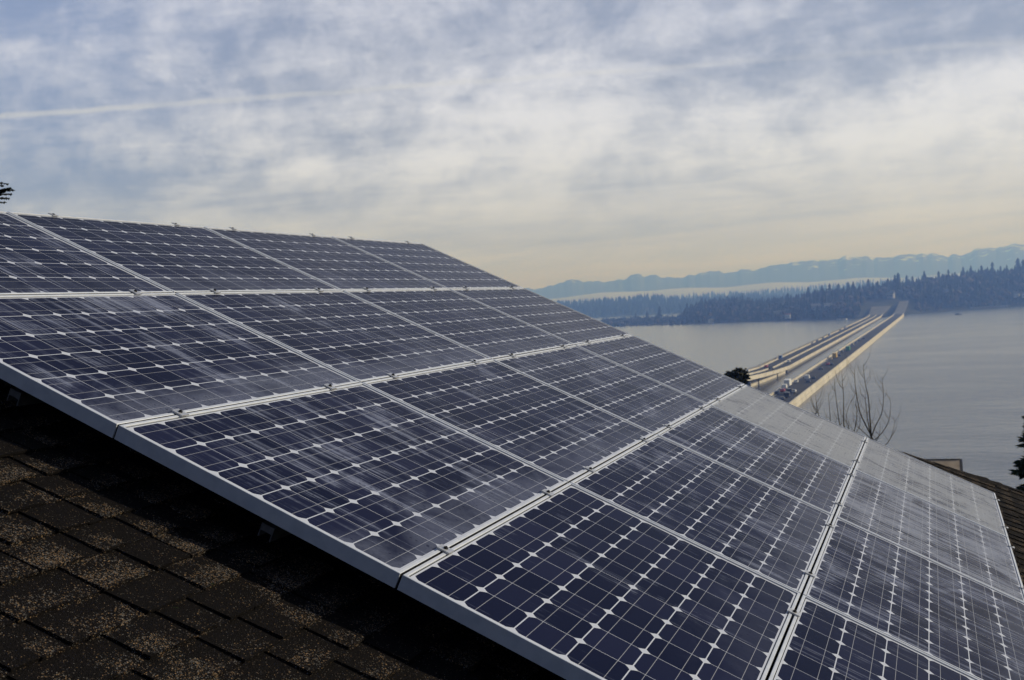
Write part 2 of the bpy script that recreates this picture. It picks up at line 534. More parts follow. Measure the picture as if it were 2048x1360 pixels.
def build_house():
    house = empty('house', P3(A1, 0, RN - 3.2))
    inv = house.matrix_world.inverted()
    r = random.Random(5)
    mb = MB()
    # roof deck just under the shingle courses
    mb.poly([P3(A0, B0, RN - 0.022), P3(A1, B0, RN - 0.022), P3(A1, EDGE[-1][1], RN - 0.022)] +
            [P3(a, b, RN - 0.022) for a, b in reversed(EDGE[:-1])], tone=0.1)
    EXP = 0.1335
    a = 2.341 - 24 * EXP
    while a < A1 + 0.1:
        lo, hi = a, min(a + EXP, A1 + 0.04)     # the course shows between lo and hi; its butt edge is at hi
        if hi <= A0 + 0.01:
            a += EXP
            continue
        lo = max(lo, A0)
        be = edge_b(hi)
        t0 = 0.006

        def strip(b0, b1, n_lo, n_hi, tone, jag=0.0, th=0.006):
            h_ = hi + jag
            mb.hexa([P3(lo - 0.01, b0, n_lo - th), P3(h_, b0, n_hi - th), P3(h_, b1, n_hi - th), P3(lo - 0.01, b1, n_lo - th),
                     P3(lo - 0.01, b0, n_lo), P3(h_, b0, n_hi), P3(h_, b1, n_hi), P3(lo - 0.01, b1, n_lo)], 0, tone, skip=(0,))
        b = B0 - r.random() * 0.3
        while b < be:
            w = r.uniform(0.07, 0.20)
            g_ = r.uniform(0.03, 0.14) if r.random() < 0.85 else 0.010
            lift = r.uniform(-0.0006, 0.0016)
            # thick laminated tab
            tone = r.choice((0.0, 0.1, 0.25, 0.45, 0.6, 0.8, 1.0))
            if w > 0.13 and r.random() < 0.6:
                c_ = b + w * r.uniform(0.35, 0.65)
                strip(b, min(c_, be), RN + 0.001, RN + t0 + 0.0065 + lift, tone, r.uniform(-0.004, 0.003), 0.009)
                strip(c_, min(b + w, be), RN + 0.001, RN + t0 + 0.0065 + lift, r.choice((0.05, 0.3, 0.6, 0.9)), r.uniform(-0.004, 0.003), 0.009)
            else:
                strip(b, min(b + w, be), RN + 0.001, RN + t0 + 0.0065 + lift, tone, r.uniform(-0.004, 0.003), 0.009)
            # thin layer seen between tabs
            if b + w < be:
                strip(b + w, min(b + w + g_, be), RN - 0.004, RN + t0 - 0.002, r.choice((0.0, 0.1, 0.25, 0.6)), r.uniform(-0.006, 0.0))
            b += w + g_
        a += EXP
    mb.v = [tuple(inv @ Vector(p)) for p in mb.v]
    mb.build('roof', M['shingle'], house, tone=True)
    # hip caps along the far edge and the hip plane falling away behind it
    mb = MB()
    for (a0, b0), (a1, b1) in zip(EDGE, EDGE[1:]):
        n = max(1, int(math.hypot(a1 - a0, b1 - b0) / 0.15))
        for k in range(n):
            f0, f1 = k / n, (k + 1.25) / n
            pa, pb = (a0 + (a1 - a0) * f0, b0 + (b1 - b0) * f0), (a0 + (a1 - a0) * f1, b0 + (b1 - b0) * f1)
            d = Vector((a1 - a0, b1 - b0)).normalized()
            q = Vector((-d.y, d.x))
            lift = r.uniform(0, 0.012) + 0.018 * math.sin((a0 + k * 0.15) * 4.1)
            for sgn, drop in ((-1, 0.012), (1, 0.10)):
                o = q * (0.15 * sgn)
                x0, x1 = RN - 0.016 + lift, RN - 0.003 + lift
                top = [P3(*pa, x0), P3(*pb, x1), P3(pb[0] + o.x, pb[1] + o.y, x1 - drop), P3(pa[0] + o.x, pa[1] + o.y, x0 - drop)]
                bot = [p - NX * 0.008 for p in top]
                mb.hexa(bot + top, 0, r.choice((0.0, 0.1, 0.3)))
    mb.v = [tuple(inv @ Vector(p)) for p in mb.v]
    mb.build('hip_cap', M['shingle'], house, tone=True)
    mb = MB()
    dn = [P3(a_, b_, RN - 0.03) for a_, b_ in EDGE]
    for p0, p1 in zip(dn, dn[1:]):
        o = Vector((0, 3.2, -1.75))
        mb.poly([p0, p1, p1 + o, p0 + o], 0, 0.1)
    rid0, rid1 = P3(A0, B0, RN - 0.01), P3(A0, EDGE[0][1], RN - 0.01)
    o = Vector((-6.5, 0, -3.13))
    mb.poly([rid0, rid1, rid1 + o + Vector((0, 3.2, 0)), rid0 + o], 0, 0.1)
    mb.v = [tuple(inv @ Vector(p)) for p in mb.v]
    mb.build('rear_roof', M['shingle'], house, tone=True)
    # walls under the eaves
    mb = MB()
    e = P3(A1 - 0.5, 0, RN - 0.3)
    mb.box((e.x / 2 - 3.2, 2.0, e.z - 1.5), (e.x + 5.6, 15.6, 3.0))
    mb.v = [tuple(inv @ Vector(p)) for p in mb.v]
    mb.build('wall', M['siding'], house)
    tag(house, 'house under the solar array, its roof of worn dark brown laminated shingles', 'house')


build_house()


# ---------------------------------------------------------------- solar panels
def frame_mesh():
    mb = MB()
    gx, gy = 0.0040, 0.0042
    prof = [(0.022, -0.046), (0.0, -0.046), (0.0, -0.0012), (0.0012, 0.0), (0.0104, 0.0), (0.0116, -0.0010), (0.0116, -0.0062), (0.0020, -0.0066), (0.0020, -0.0440), (0.022, -0.0440)]
    rings = []
    for d, z in prof:
        b = len(mb.v)
        mb.v += [(gx + d, gy + d, z), (PA - gx - d, gy + d, z), (PA - gx - d, PB - gy - d, z), (gx + d, PB - gy - d, z)]
        rings.append(b)
    n = len(prof)
    for i in range(n):
        a, c = rings[i], rings[(i + 1) % n]
        for k in range(4):
            k2 = (k + 1) % 4
            mb.face((a + k, c + k, c + k2, a + k2))
    return mb


def sheet_mesh():
    mb = MB()
    gx, gy, d = 0.0040, 0.0042, 0.0112
    x0, x1, y0, y1 = gx + d, PA - gx - d, gy + d, PB - gy - d
    mb.poly([(x0, y0, -0.0052), (x1, y0, -0.0052), (x1, y1, -0.0052), (x0, y1, -0.0052)])
    return mb


# dew on the glass of each panel: (film, drops); first index the row from the front edge, second the column down the slope
DEW = {(0, 0): (.50, .2), (0, 1): (.56, .8), (0, 2): (.54, .7), (0, 3): (.28, .15), (0, 4): (.36, .2),
       (1, 0): (.28, .4), (1, 1): (.46, .6), (1, 2): (.42, .5), (1, 3): (.50, .4), (1, 4): (.58, .3),
       (2, 0): (.30, .4), (2, 1): (.40, .4), (2, 2): (.48, .4), (2, 3): (.58, .4), (2, 4): (.84, .8),
       (3, 0): (.20, .2), (3, 1): (.28, .3), (3, 2): (.46, .3), (3, 3): (1.15, 1.0), (3, 4): (.98, 1.0)}
ROWN = ['nearest row', 'second row', 'third row', 'farthest row']
LOOK = {(0, 0): 'blue solar panel cut off by the left edge, top of the nearest row',
        (0, 1): 'blue solar panel with drops on its glass, second down the nearest row',
        (0, 2): 'streaky solar panel above the rail end, third down the nearest row',
        (0, 3): 'cleanest dark solar panel at bottom centre, fourth down the nearest row',
        (0, 4): 'solar panel cut off by the bottom right corner, lowest of the nearest row',
        (1, 0): 'clean black solar panel at the top of the second row',
        (1, 1): 'blue solar panel, second down the second row, misted at its right end',
        (1, 2): 'streaked solar panel, third down the second row, at the middle of the array',
        (1, 3): 'streaked solar panel, fourth down the second row',
        (1, 4): 'lowest solar panel of the second row, cut off by the right picture edge',
        (2, 0): 'dark solar panel at the top of the third row with a misted lower edge',
        (2, 1): 'grey streaked solar panel, second down the third row',
        (2, 2): 'streaked solar panel, third down the third row',
        (2, 3): 'dark and grey striped solar panel below the frosted one in the third row',
        (2, 4): 'lowest solar panel of the third row, frosted towards its right end',
        (3, 0): 'dark solar panel at the far top corner against the sky',
        (3, 1): 'dark solar panel, second down the far edge, beneath the blue mountains',
        (3, 2): 'solar panel, third down the far edge, in front of the near bridge ends',
        (3, 3): 'solar panel frosted all over in pale grey on the far edge',
        (3, 4): 'pale frosted solar panel at the far lower corner beside the bare shingles'}


def build_panels():
    proto = empty('solar_panel', Matrix.Identity(4))
    frame_mesh().build('frame', M['frame'], proto)
    sheet_mesh().build('cell_sheet', M['cells'], proto)
    mb = MB()
    mb.box((PA - 0.0040 + 0.0008, PB / 2, -0.0235), (0.0014, PB - 0.02, 0.0440))  # dark strip added in the joint so the sunlit gap looks shaded
    mb.build('gap_shade_strip', M['bolt'], proto)
    first = True
    r = random.Random(3)
    for i in range(4):
        for j in range(5):
            o = proto if first else copy_tree(proto)
            first = False
            o.matrix_world = ROOF @ Matrix.Translation((j * PA + r.uniform(-.0008, .0008), i * PB + r.uniform(-.0006, .0006), r.uniform(-.0008, .0008)))
            tag(o, LOOK[(i, j)], 'solar panel', 'solar panels of the roof array')
            for ch in o.children:
                if ch.name.startswith('cell_sheet'):
                    ch.color = (*DEW[(i, j)], 0, 1)


build_panels()


def build_clamps():
    """aluminium clamps with a bolt, two per panel on every joint across the slope"""
    proto = empty('panel_clamp', Matrix.Identity(4))
    mb = MB()
    mb.box((0, 0, 0.0035), (0.044, 0.040, 0.005))
    mb.box((-0.019, 0, 0.0022), (0.006, 0.036, 0.004))
    mb.box((0, 0, -0.021), (0.006, 0.030, 0.044))
    mb.build('clamp_plate', M['steel'], proto)
    mb = MB()
    mb.tube([(0, 0, 0.006), (0, 0, 0.0105)], [0.0075, 0.0075], 6)
    mb.tube([(0, 0, 0.0105), (0, 0, 0.0138)], [0.0034, 0.0030], 8)
    mb.build('bolt', M['bolt'], proto)
    JN = ['the upper edge', 'the first joint', 'the second joint', 'the third joint', 'the fourth joint', 'the lower edge']
    RW = ['nearest', 'second', 'third', 'farthest']
    first = True
    for j in range(6):
        for i in range(4):
            for k, fr in enumerate((0.195, 0.825)):
                if (j, i) in ((0, 0), (1, 0)) and k == 0 or (j, i) == (0, 0) or (j, i, k) in ((4, 0, 0), (5, 0, 0), (5, 0, 1), (5, 1, 0), (5, 1, 1)):
                    continue
                o = proto if first else copy_tree(proto)
                first = False
                x = j * PA
                if j == 0:
                    x += 0.003
                if j == 5:
                    x -= 0.003
                o.matrix_world = ROOF @ Matrix.Translation((x, (i + fr) * PB, 0))
                if j in (0, 5):
                    o.scale = (0.8, 1, 0.6)
                side = 'near' if k == 0 else 'far'
                if j in (0, 5):
                    lab = 'small bolted clamp on %s of the array, %s row, %s one of two' % (JN[j], RW[i], side)
                else:
                    lab = 'small bolted clamp on %s down the slope, %s row, %s one of two' % (JN[j], RW[i], side)
                tag(o, lab, 'clamp', 'clamps holding the solar panels')


build_clamps()


def build_rails():
    labs = ['hollow end of a mounting rail under the array at the left picture edge',
            'hollow end of a mounting rail in the dark gap below the streaky panel']
    proto = None
    for k, a in enumerate((1.585, 2.553)):
        o = empty('mounting_rail', ROOF @ Matrix.Translation((a, 0.05, -0.122)))
        mb = MB()
        L = 6.55
        t = 0.0035
        w, h = 0.044, 0.044
        mb.box((-w / 2 + t / 2, L / 2, h / 2), (t, L, h))
        mb.box((w / 2 - t / 2, L / 2, h / 2), (t, L, h))
        mb.box((0, L / 2, h - 0.011), (w - 2 * t, L, 0.022))
        mb.build('channel', M['rail'], o)
        mb = MB()
        mb.box((0, 3.3, 0.0602), (0.030, 6.3, 0.0312))
        mb.build('spacer', M['bolt'], o)
        for q in (0.45, 2.2, 3.9, 5.6):
            mb = MB()
            mb.box((0, q, -0.0235), (0.036, 0.05, 0.046))
            mb.box((0.0, q, -0.043), (0.09, 0.09, 0.006))
            mb.build('foot', M['bolt'], o)
        tag(o, labs[k], 'rail', 'rails under the solar array')


build_rails()


# ---------------------------------------------------------------- lake, near hillside
def structure(o):
    o['kind'] = 'structure'
    return o


mb = MB()
mb.poly([(-20000, -1500, LAKE), (20000, -1500, LAKE), (20000, 26000, LAKE), (-20000, 26000, LAKE)])
structure(mb.build('lake', M['water']))


def near_hillside():
    mb = MB()
    xs = [-900, -500, -260, -140, -80, -45, -25, -12, 0, 12, 25, 45, 80, 140, 260, 500, 900]
    ys = [-1400, -700, -300, -120, -50, -20, -8, 0, 8, 14, 20, 30, 45, 70, 100, 140, 180, 220, 250]
    r = random.Random(9)
    for y in ys:
        for x in xs:
            if y <= 14:
                z = -7.6 - max(0, x) * 0.10 + max(0, -y) * 0.06
            else:
                z = -7.6 - max(0, min(x, 60)) * 0.05 - (y - 14) * 0.205
            if abs(x) + abs(y) > 60:
                z += r.uniform(-0.7, 0.7)
            mb.v.append((x, y, max(z, LAKE - 3)))
    n = len(xs)
    for j in range(len(ys) - 1):
        for i in range(n - 1):
            mb.face((j * n + i, j * n + i + 1, (j + 1) * n + i + 1, (j + 1) * n + i))
    structure(mb.build('hillside', M['grass'], smooth=True))


near_hillside()


# ---------------------------------------------------------------- far shore
def interp(tab, x):
    if x <= tab[0][0]:
        return tab[0][1]
    for (x0, y0), (x1, y1) in zip(tab, tab[1:]):
        if x <= x1:
            return y0 + (y1 - y0) * (x - x0) / (x1 - x0)
    return tab[-1][1]


def azel(px, py):
    r = ray(px, py)
    return math.atan2(r.x, r.y), r.z / math.hypot(r.x, r.y)


def z1(x, y):
    return azel(1020 + x * 0.50195, 460 + y * 0.50195)


def z4(x, y):
    return azel(1560 + x * 0.23828, 480 + y * 0.23828)


def shore_dist(px, py):
    p = on_plane(px, py, LAKE)
    return math.atan2(p.x - EYE.x, p.y - EYE.y), math.hypot(p.x - EYE.x, p.y - EYE.y)


def pol(az, d, z):
    return Vector((EYE.x + d * math.sin(az), EYE.y + d * math.cos(az), z))


def conifer(mb, base, h, w, r, n=5, tiers=4):
    """small distant conifer: ragged stacked skirts"""
    x, y, z = base
    for t in range(tiers):
        f0 = 0.08 + 0.86 * t / tiers
        f1 = min(1.0, f0 + 1.45 / tiers)
        rad = w * (1 - f0) ** 0.8 * r.uniform(0.8, 1.15)
        b = len(mb.v)
        a0 = r.uniform(0, 6.28)
        for k in range(n):
            a = a0 + 6.283 * k / n
            q = rad * r.uniform(0.65, 1.2)
            mb.v.append((x + q * math.cos(a), y + q * math.sin(a), z + h * (f0 + r.uniform(-0.03, 0.03))))
        mb.v.append((x + r.uniform(-.04, .04) * w, y, z + h * f1))
        for k in range(n):
            mb.face((b + k, b + (k + 1) % n, b + n), 0)


def broad(mb, base, h, w, r, mi=1):
    """distant bare or round-headed tree: ragged clump"""
    x, y, z = base
    for q in range(3):
        cx, cy, cz = x + r.uniform(-.5, .5) * w, y + r.uniform(-.5, .5) * w, z + h * r.uniform(0.45, 0.75)
        rr = w * r.uniform(0.5, 0.85)
        b = len(mb.v)
        for lat in (-0.55, 0.1, 0.65):
            for k in range(5):
                a = 6.283 * (k + lat) / 5
                s = math.sqrt(1 - lat * lat) * rr * r.uniform(0.7, 1.2)
                mb.v.append((cx + s * math.cos(a), cy + s * math.sin(a), cz + lat * rr * 1.1))
        mb.v.append((cx, cy, cz + rr * 1.15))
        for ring in range(2):
            for k in range(5):
                o = b + ring * 5
                mb.face((o + k, o + (k + 1) % 5, o + 5 + (k + 1) % 5, o + 5 + k), mi)
        for k in range(5):
            mb.face((b + 10 + k, b + 10 + (k + 1) % 5, b + 15), mi)


SHORE = sorted([shore_dist(*p) for p in ((1100, 660), (1225, 653), (1255, 652), (1340, 650), (1450, 645), (1560, 642), (1690, 638), (1760, 634),
                                         (1812, 630), (1850, 625), (1950, 618), (2048, 612), (2200, 602))])
SKY1 = sorted([z1(*p) for p in ((380, 378), (420, 372), (460, 352), (500, 338), (590, 312), (640, 330), (700, 296), (760, 276), (860, 268), (900, 262), (1000, 270),
                                (1100, 262), (1180, 246), (1250, 232), (1340, 224), (1430, 212), (1500, 205), (1545, 198), (1575, 204), (1640, 180), (1700, 178),
                                (1800, 165), (1900, 150), (1950, 156), (2020, 142), (2050, 140), (2300, 95))])


def far_shore():
    """headland on the other side of the lake: bridge landing, hill and woods"""
    r = random.Random(21)
    az0, az1, na = SKY1[0][0] - 0.004, R(9), 140
    ss = [0, 0.02, 0.06, 0.12, 0.2, 0.3, 0.42, 0.55, 0.7, 0.85, 1.0, 1.25, 1.6]

    def ground(az, s):
        ds = interp(SHORE, az)
        d = ds + 480 * s
        dr = ds + 480
        top = EYE.z + dr * interp(SKY1, az) - 21
        top = max(top, LAKE + 1.0)
        hgt = top - LAKE
        f = math.sin(min(s, 1.0) * math.pi / 2) ** 0.85 if s > 0 else 0
        z = LAKE + (hgt * f if s <= 1 else hgt * (1 - 0.5 * (s - 1)))
        # cutting where the two carriageways climb ashore
        cut = math.exp(-((az - R(-2.1)) / R(1.5)) ** 2)
        z = LAKE + (z - LAKE) * (1 - 0.62 * cut * max(0, 1 - s / 0.62))
        return d, z
    mb = MB()
    for i in range(na):
        az = az0 + (az1 - az0) * i / (na - 1)
        for s in ss:
            d, z = ground(az, s)
            if s == 0:
                z = LAKE - 2
            mb.v.append(tuple(pol(az, d, z)))
    n = len(ss)
    for i in range(na - 1):
        for k in range(n - 1):
            mb.face((i * n + k, i * n + k + 1, (i + 1) * n + k + 1, (i + 1) * n + k))
    structure(mb.build('far_shore_hill', M['hill'], smooth=True))
    mb = MB()
    for q in range(6200):
        az = r.uniform(az0 + 0.001, R(7.5))
        s = r.random() ** 1.1 * 1.08 + 0.012
        d, z = ground(az, s)
        if -0.060 < az < -0.008 and d < 2160:
            x = EYE.x + d * math.sin(az)
            if -102 < x < -22:
                continue
        if z < LAKE + 0.6 and s > 0.1:
            continue
        p = pol(az, d, z - 1)
        low = min(1.0, 0.45 + (z - LAKE) / 30)
        if r.random() < 0.42:
            h = r.uniform(13, 25) * low
            conifer(mb, p, h, h * r.uniform(0.20, 0.34), r)
        else:
            h = r.uniform(9, 17) * low
            broad(mb, p, h, h * r.uniform(0.3, 0.45), r, r.choice((0, 1, 1)))
    tag(mb.build('shore_woods', [M['far_needles'], M['far_brush']]), 'blue hazy woods covering the far shore hill', 'woods', kind='stuff')

    # firs that stand out against the sky on the crest
    r2 = random.Random(4)
    tops = [(65, 440), (235, 388), (350, 376), (415, 360), (490, 358), (570, 348), (612, 343), (740, 323), (820, 338), (905, 318), (962, 286), (990, 270), (1062, 290),
            (1110, 300), (1210, 253), (1330, 258), (1412, 243), (1535, 220), (1600, 208), (1690, 208), (1780, 180), (1850, 214), (1902, 204), (1995, 148), (2040, 158)]
    tops = [z4(*p) for p in tops] + [z1(*p) for p in ((500, 330), (545, 318), (595, 301), (705, 288), (765, 268), (815, 266), (865, 260), (925, 258), (1005, 264), (1050, 262), (1103, 254))]
    protos = []
    for k in range(4):
        e = empty('skyline_fir', Vector((0, 0, 0)))
        c = MB()
        for t in range(9):
            f0 = 0.10 + 0.84 * t / 9
            rad = 0.30 * (1 - f0) ** 0.62 * r2.uniform(0.75, 1.15)
            b = len(c.v)
            for q in range(9):
                a = 6.283 * q / 9 + t
                w = rad * (r2.uniform(0.55, 0.8) if q % 2 else r2.uniform(0.9, 1.25))
                c.v.append((w * math.cos(a), w * math.sin(a), f0 + r2.uniform(-.015, .015)))
            c.v.append((0, 0, min(1.0, f0 + 0.17)))
            for q in range(9):
                c.face((b + q, b + (q + 1) % 9, b + 9))
        c.build('crown', M['far_needles'], e)
        t = MB()
        t.tube([(0, 0, -0.02), (0, 0, 0.5)], [0.018, 0.008], 5)
        t.build('trunk', M['bark'], e)
        protos.append(e)
    for k, (az, el) in enumerate(tops):
        o = protos[k] if k < 4 else copy_tree(protos[k % 4])
        ds = interp(SHORE, az)
        d, z = ground(az, r2.uniform(0.85, 1.0))
        top = EYE.z + d * el
        h = max(14, min(44, top - z))
        o.location = pol(az, d, top - h)
        o.scale = (h * r2.uniform(0.7, 1.0), h * r2.uniform(0.7, 1.0), h)
        o.rotation_euler = (0, 0, r2.uniform(0, 6.28))
        tag(o, 'hazy blue fir standing out against the sky along the crest of the far shore', 'tree', 'firs on the far crest')

    # houses and docks along the water
    spots = [((800, 371), z1, 'white', 7, 'small white boathouse at the water on the far shore, left of the bridges'),
             ((446, 379), z1, 'white', 6, 'small white hut at the tip of the far headland'),
             ((1107, 352), z1, 'white', 8, 'white lakeside house with a reddish roof on the far shore, left of the bridges'),
             ((1066, 347), z1, 'grey', 11, 'grey lakeside house next to the white one with a reddish roof'),
             ((300, 600), z4, 'grey', 14, 'long grey lakeside house between trees left of the bridge landings'),
             ((405, 590), z4, 'white', 12, 'pale house close to the water left of the bridge landings'),
             ((617, 428), z4, 'white', 6, 'tiny white house high among the trees above the left bridge'),
             ((725, 420), z4, 'white', 9, 'white house below the crest just left of the tall twin firs'),
             ((1215, 300), z4, 'grey', 10, 'grey house on the crest right of the bridge gap'),
             ((1232, 372), z4, 'grey', 12, 'grey house half way up the hill right of the bridge gap'),
             ((1665, 292), z4, 'white', 9, 'pale house high on the hill near the right picture edge'),
             ((1985, 482), z4, 'white', 8, 'white house low on the shore at the right picture edge'),
             ((2042, 486), z4, 'white', 10, 'white house cut off by the right picture edge above the shore'),
             ((1420, 470), z4, 'grey', 13, 'grey house in the trees between the right bridge and the sea wall'),
             ((930, 492), z4, 'grey', 12, 'grey lid building in the trees between the two bridge landings')]
    for (zx, zy), fn, colr, w, lab in spots:
        az, el = fn(zx, zy)
        best = None
        for q in range(0, 101):
            d, z = ground(az, q / 100)
            e2 = (z - EYE.z) / d
            if best is None or abs(e2 - el) < best[0]:
                best = (abs(e2 - el), d, z)
        _, d, z = best
        o = empty('shore_house', pol(az, d - 26, z + 0.5))
        o.rotation_euler = (0, 0, -az + r2.uniform(-0.4, 0.4))
        h = w * 0.5
        m1 = MB()
        m1.box((0, 0, h / 2 + 1), (w, w * 0.7, h + 2))
        m1.build('wall', WALLM[colr], o)
        m2 = MB()
        yy, zz = w * 0.42, h + 2
        xx = w * 0.55
        m2.hexa([(-xx, -yy, zz), (xx, -yy, zz), (xx, yy, zz), (-xx, yy, zz), (-xx, -0.1, zz + w * .28), (xx, -0.1, zz + w * .28), (xx, 0.1, zz + w * .28), (-xx, 0.1, zz + w * .28)])
        m2.build('roof', WALLM['red'] if 'reddish' in lab and lab.startswith('white') else WALLM['slate'], o)
        for sx in (-0.28, 0.05, 0.3):
            m3 = MB()
            m3.box((sx * w, -w * 0.35 - 0.03, h * 0.6 + 1), (w * 0.13, 0.05, h * 0.3))
            m3.build('window', M['glass'], o)
        tag(o, lab, 'house')
    for (xa, ya), (xb, yb), lab in ((((1600, 533), (1930, 517), 'long pale sea wall on the far shore near the right picture edge')),
                                    (((480, 661), (560, 657), 'pale dock on the water just left of the bridge landings'))):
        a, ea = z4(xa, ya)
        b, eb = z4(xb, yb)
        da, db = interp(SHORE, a) - 4, interp(SHORE, b) - 4
        if 'dock' in lab:
            da -= 30
            db -= 30
        pa, pb = pol(a, da, 0), pol(b, db, 0)
        d = pb - pa
        L = math.hypot(d.x, d.y)
        o = empty('sea_wall' if 'wall' in lab else 'dock', Vector((pa.x, pa.y, LAKE)))
        o.rotation_euler = (0, 0, math.atan2(d.y, d.x))
        m1 = MB()
        hh = 3.4 if 'wall' in lab else 1.4
        m1.box((L / 2, 0, hh / 2 - 0.5), (L, 3, hh + 1))
        m1.build('wall_face' if 'wall' in lab else 'deck', WALLM['white'] if 'dock' in lab else WALLM['grey'], o)
        m1 = MB()
        for q in range(int(L / 6)):
            m1.box((3 + q * 6, -1.7, 0.3), (0.5, 0.35, hh + 1.2))
        m1.build('post_row', M['bark'], o)
        tag(o, lab, 'wall' if 'wall' in lab else 'dock')


WALLM = {'white': mat('white_siding', (0.72, 0.70, 0.66), 0.8)[0], 'grey': mat('grey_siding', (0.30, 0.29, 0.27), 0.8)[0],
         'red': mat('red_roof', (0.30, 0.10, 0.06), 0.9)[0], 'slate': mat('slate_roof', (0.13, 0.13, 0.14), 0.9)[0]}
far_shore()


def wooded_ridge(name, d0, depth, sky, az0, az1, ntree, th, seed, label):
    """a farther wooded rise: terrain and its woods"""
    r = random.Random(seed)
    ss = [0, 0.15, 0.35, 0.6, 0.85, 1.0, 1.4]
    na = 70

    def ground(az, s):
        d = d0 + depth * s
        top = max(EYE.z + (d0 + depth) * interp(sky, az) - th * 0.8, LAKE + 1.5)
        return d, LAKE + (top - LAKE) * (math.sin(min(s, 1) * 1.5708) if s <= 1 else 1 - (s - 1))
    mb = MB()
    for i in range(na):
        az = az0 + (az1 - az0) * i / (na - 1)
        for s in ss:
            d, z = ground(az, s)
            mb.v.append(tuple(pol(az, d, z - (2 if s == 0 else 0))))
    n = len(ss)
    for i in range(na - 1):
        for k in range(n - 1):
            mb.face((i * n + k, i * n + k + 1, (i + 1) * n + k + 1, (i + 1) * n + k))
    structure(mb.build(name + '_hill', M['hill'], smooth=True))
    mb = MB()
    for q in range(ntree):
        az = r.uniform(az0, az1)
        d, z = ground(az, min(1.05, r.random() * 1.1))
        h = th * r.uniform(0.6, 1.25)
        conifer(mb, pol(az, d, z - 1), h, h * r.uniform(0.16, 0.26), r, 5, 3)
    tag(mb.build(name + '_woods', M['far_needles']), label, 'woods', kind='stuff')


SKY2 = sorted([z1(*p) for p in ((0, 300), (120, 296), (190, 288), (300, 282), (350, 276), (430, 270), (480, 266), (555, 256), (620, 264), (700, 270), (780, 268), (860, 262),
                                (950, 256), (1100, 262), (1500, 245))])
SKY3 = sorted([z1(*p) for p in ((0, 292), (200, 283), (400, 272), (600, 262), (800, 248), (900, 245), (1000, 238), (1100, 230), (1180, 222), (1300, 212), (1500, 196), (1700, 182), (2050, 160), (2200, 150))])
wooded_ridge('middle_shore', 3500, 700, SKY2, R(-42), R(-6), 4200, 26, 31, 'paler blue woods on the shore beyond the nearer headland')
wooded_ridge('distant_lowland', 4700, 900, SKY3, R(-62), R(30), 4600, 26, 33, 'faint blue line of lowland woods below the fog')


def mountains():
    D = 9500
    sky = sorted([z1(*p) for p in ((-200, 250), (0, 236), (70, 232), (120, 234), (150, 226), (200, 210), (250, 197), (290, 204), (330, 205), (380, 206), (420, 200), (455, 199), (470, 192),
                                   (482, 177), (500, 172), (520, 178), (535, 188), (555, 183), (577, 174), (600, 188), (640, 190), (680, 190), (715, 178), (740, 182), (775, 166), (800, 163),
                                   (830, 165), (850, 172), (890, 166), (930, 157), (965, 160), (1000, 150), (1050, 142), (1100, 131), (1150, 126), (1200, 118), (1240, 120), (1300, 116),
                                   (1325, 106), (1340, 103), (1370, 110), (1415, 102), (1450, 114), (1500, 108), (1550, 101), (1600, 97), (1640, 91), (1665, 96), (1700, 95), (1745, 106),
                                   (1760, 96), (1800, 104), (1828, 90), (1850, 74), (1900, 74), (1930, 72), (1960, 66), (1990, 60), (2010, 56), (2045, 60), (2120, 50), (2300, 44), (2600, 40))])
    r = random.Random(8)
    sky = [(R(-64), 0.012), (R(-50), 0.019), (R(-40), 0.013), (R(-33), 0.017), (R(-27), 0.011)] + sky + [(R(16), 0.026), (R(26), 0.02), (R(36), 0.028)]
    az0, az1, na = R(-64), R(36), 1500
    prof = [(-0.22, 0.0), (-0.17, 0.13), (-0.12, 0.30), (-0.08, 0.48), (-0.05, 0.66), (-0.025, 0.84), (0, 1.0), (0.03, 0.8), (0.09, 0.4)]
    mb = MB()
    ph = [r.uniform(0, 6.28) for _ in range(8)]
    for i in range(na):
        az = az0 + (az1 - az0) * i / (na - 1)
        top = EYE.z + D * (interp(sky, az) + r.uniform(-.00022, .00022) + 0.0004 * math.sin(az * 310 + 1) + 0.0003 * math.sin(az * 770)) - LAKE
        for s, f in prof:
            wob = sum(math.sin(az * (60 + 45 * q) + ph[q] + f * 3) / (q + 1.5) for q in range(8))
            mb.v.append(tuple(pol(az, D * (1 + s + 0.010 * wob * (1 - f)), LAKE - (6 if f == 0 else 0) + top * (f + (0.035 * wob * f * (1 - f) * 4 if 0 < f < 1 else 0)))))
    n = len(prof)
    for i in range(na - 1):
        for k in range(n - 1):
            mb.face((i * n + k, i * n + k + 1, (i + 1) * n + k + 1, (i + 1) * n + k))
    structure(mb.build('mountains', M['mountain'], smooth=True))


mountains()


def fog_bank():
    """low fog lying on the plain in front of the mountains"""
    r = random.Random(14)
    mb = MB()
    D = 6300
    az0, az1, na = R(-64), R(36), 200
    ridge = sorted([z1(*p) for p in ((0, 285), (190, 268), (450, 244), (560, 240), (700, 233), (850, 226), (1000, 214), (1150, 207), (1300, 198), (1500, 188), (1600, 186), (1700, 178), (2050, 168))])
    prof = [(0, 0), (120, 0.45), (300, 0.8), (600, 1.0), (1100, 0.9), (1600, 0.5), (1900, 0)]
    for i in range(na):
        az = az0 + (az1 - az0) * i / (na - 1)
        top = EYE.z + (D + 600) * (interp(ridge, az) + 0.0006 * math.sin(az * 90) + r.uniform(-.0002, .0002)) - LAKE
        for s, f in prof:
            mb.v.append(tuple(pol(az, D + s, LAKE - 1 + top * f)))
    n = len(prof)
    for i in range(na - 1):
        for k in range(n - 1):
            mb.face((i * n + k, i * n + k + 1, (i + 1) * n + k + 1, (i + 1) * n + k))
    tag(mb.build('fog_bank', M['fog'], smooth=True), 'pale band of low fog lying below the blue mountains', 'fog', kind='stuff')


fog_bank()


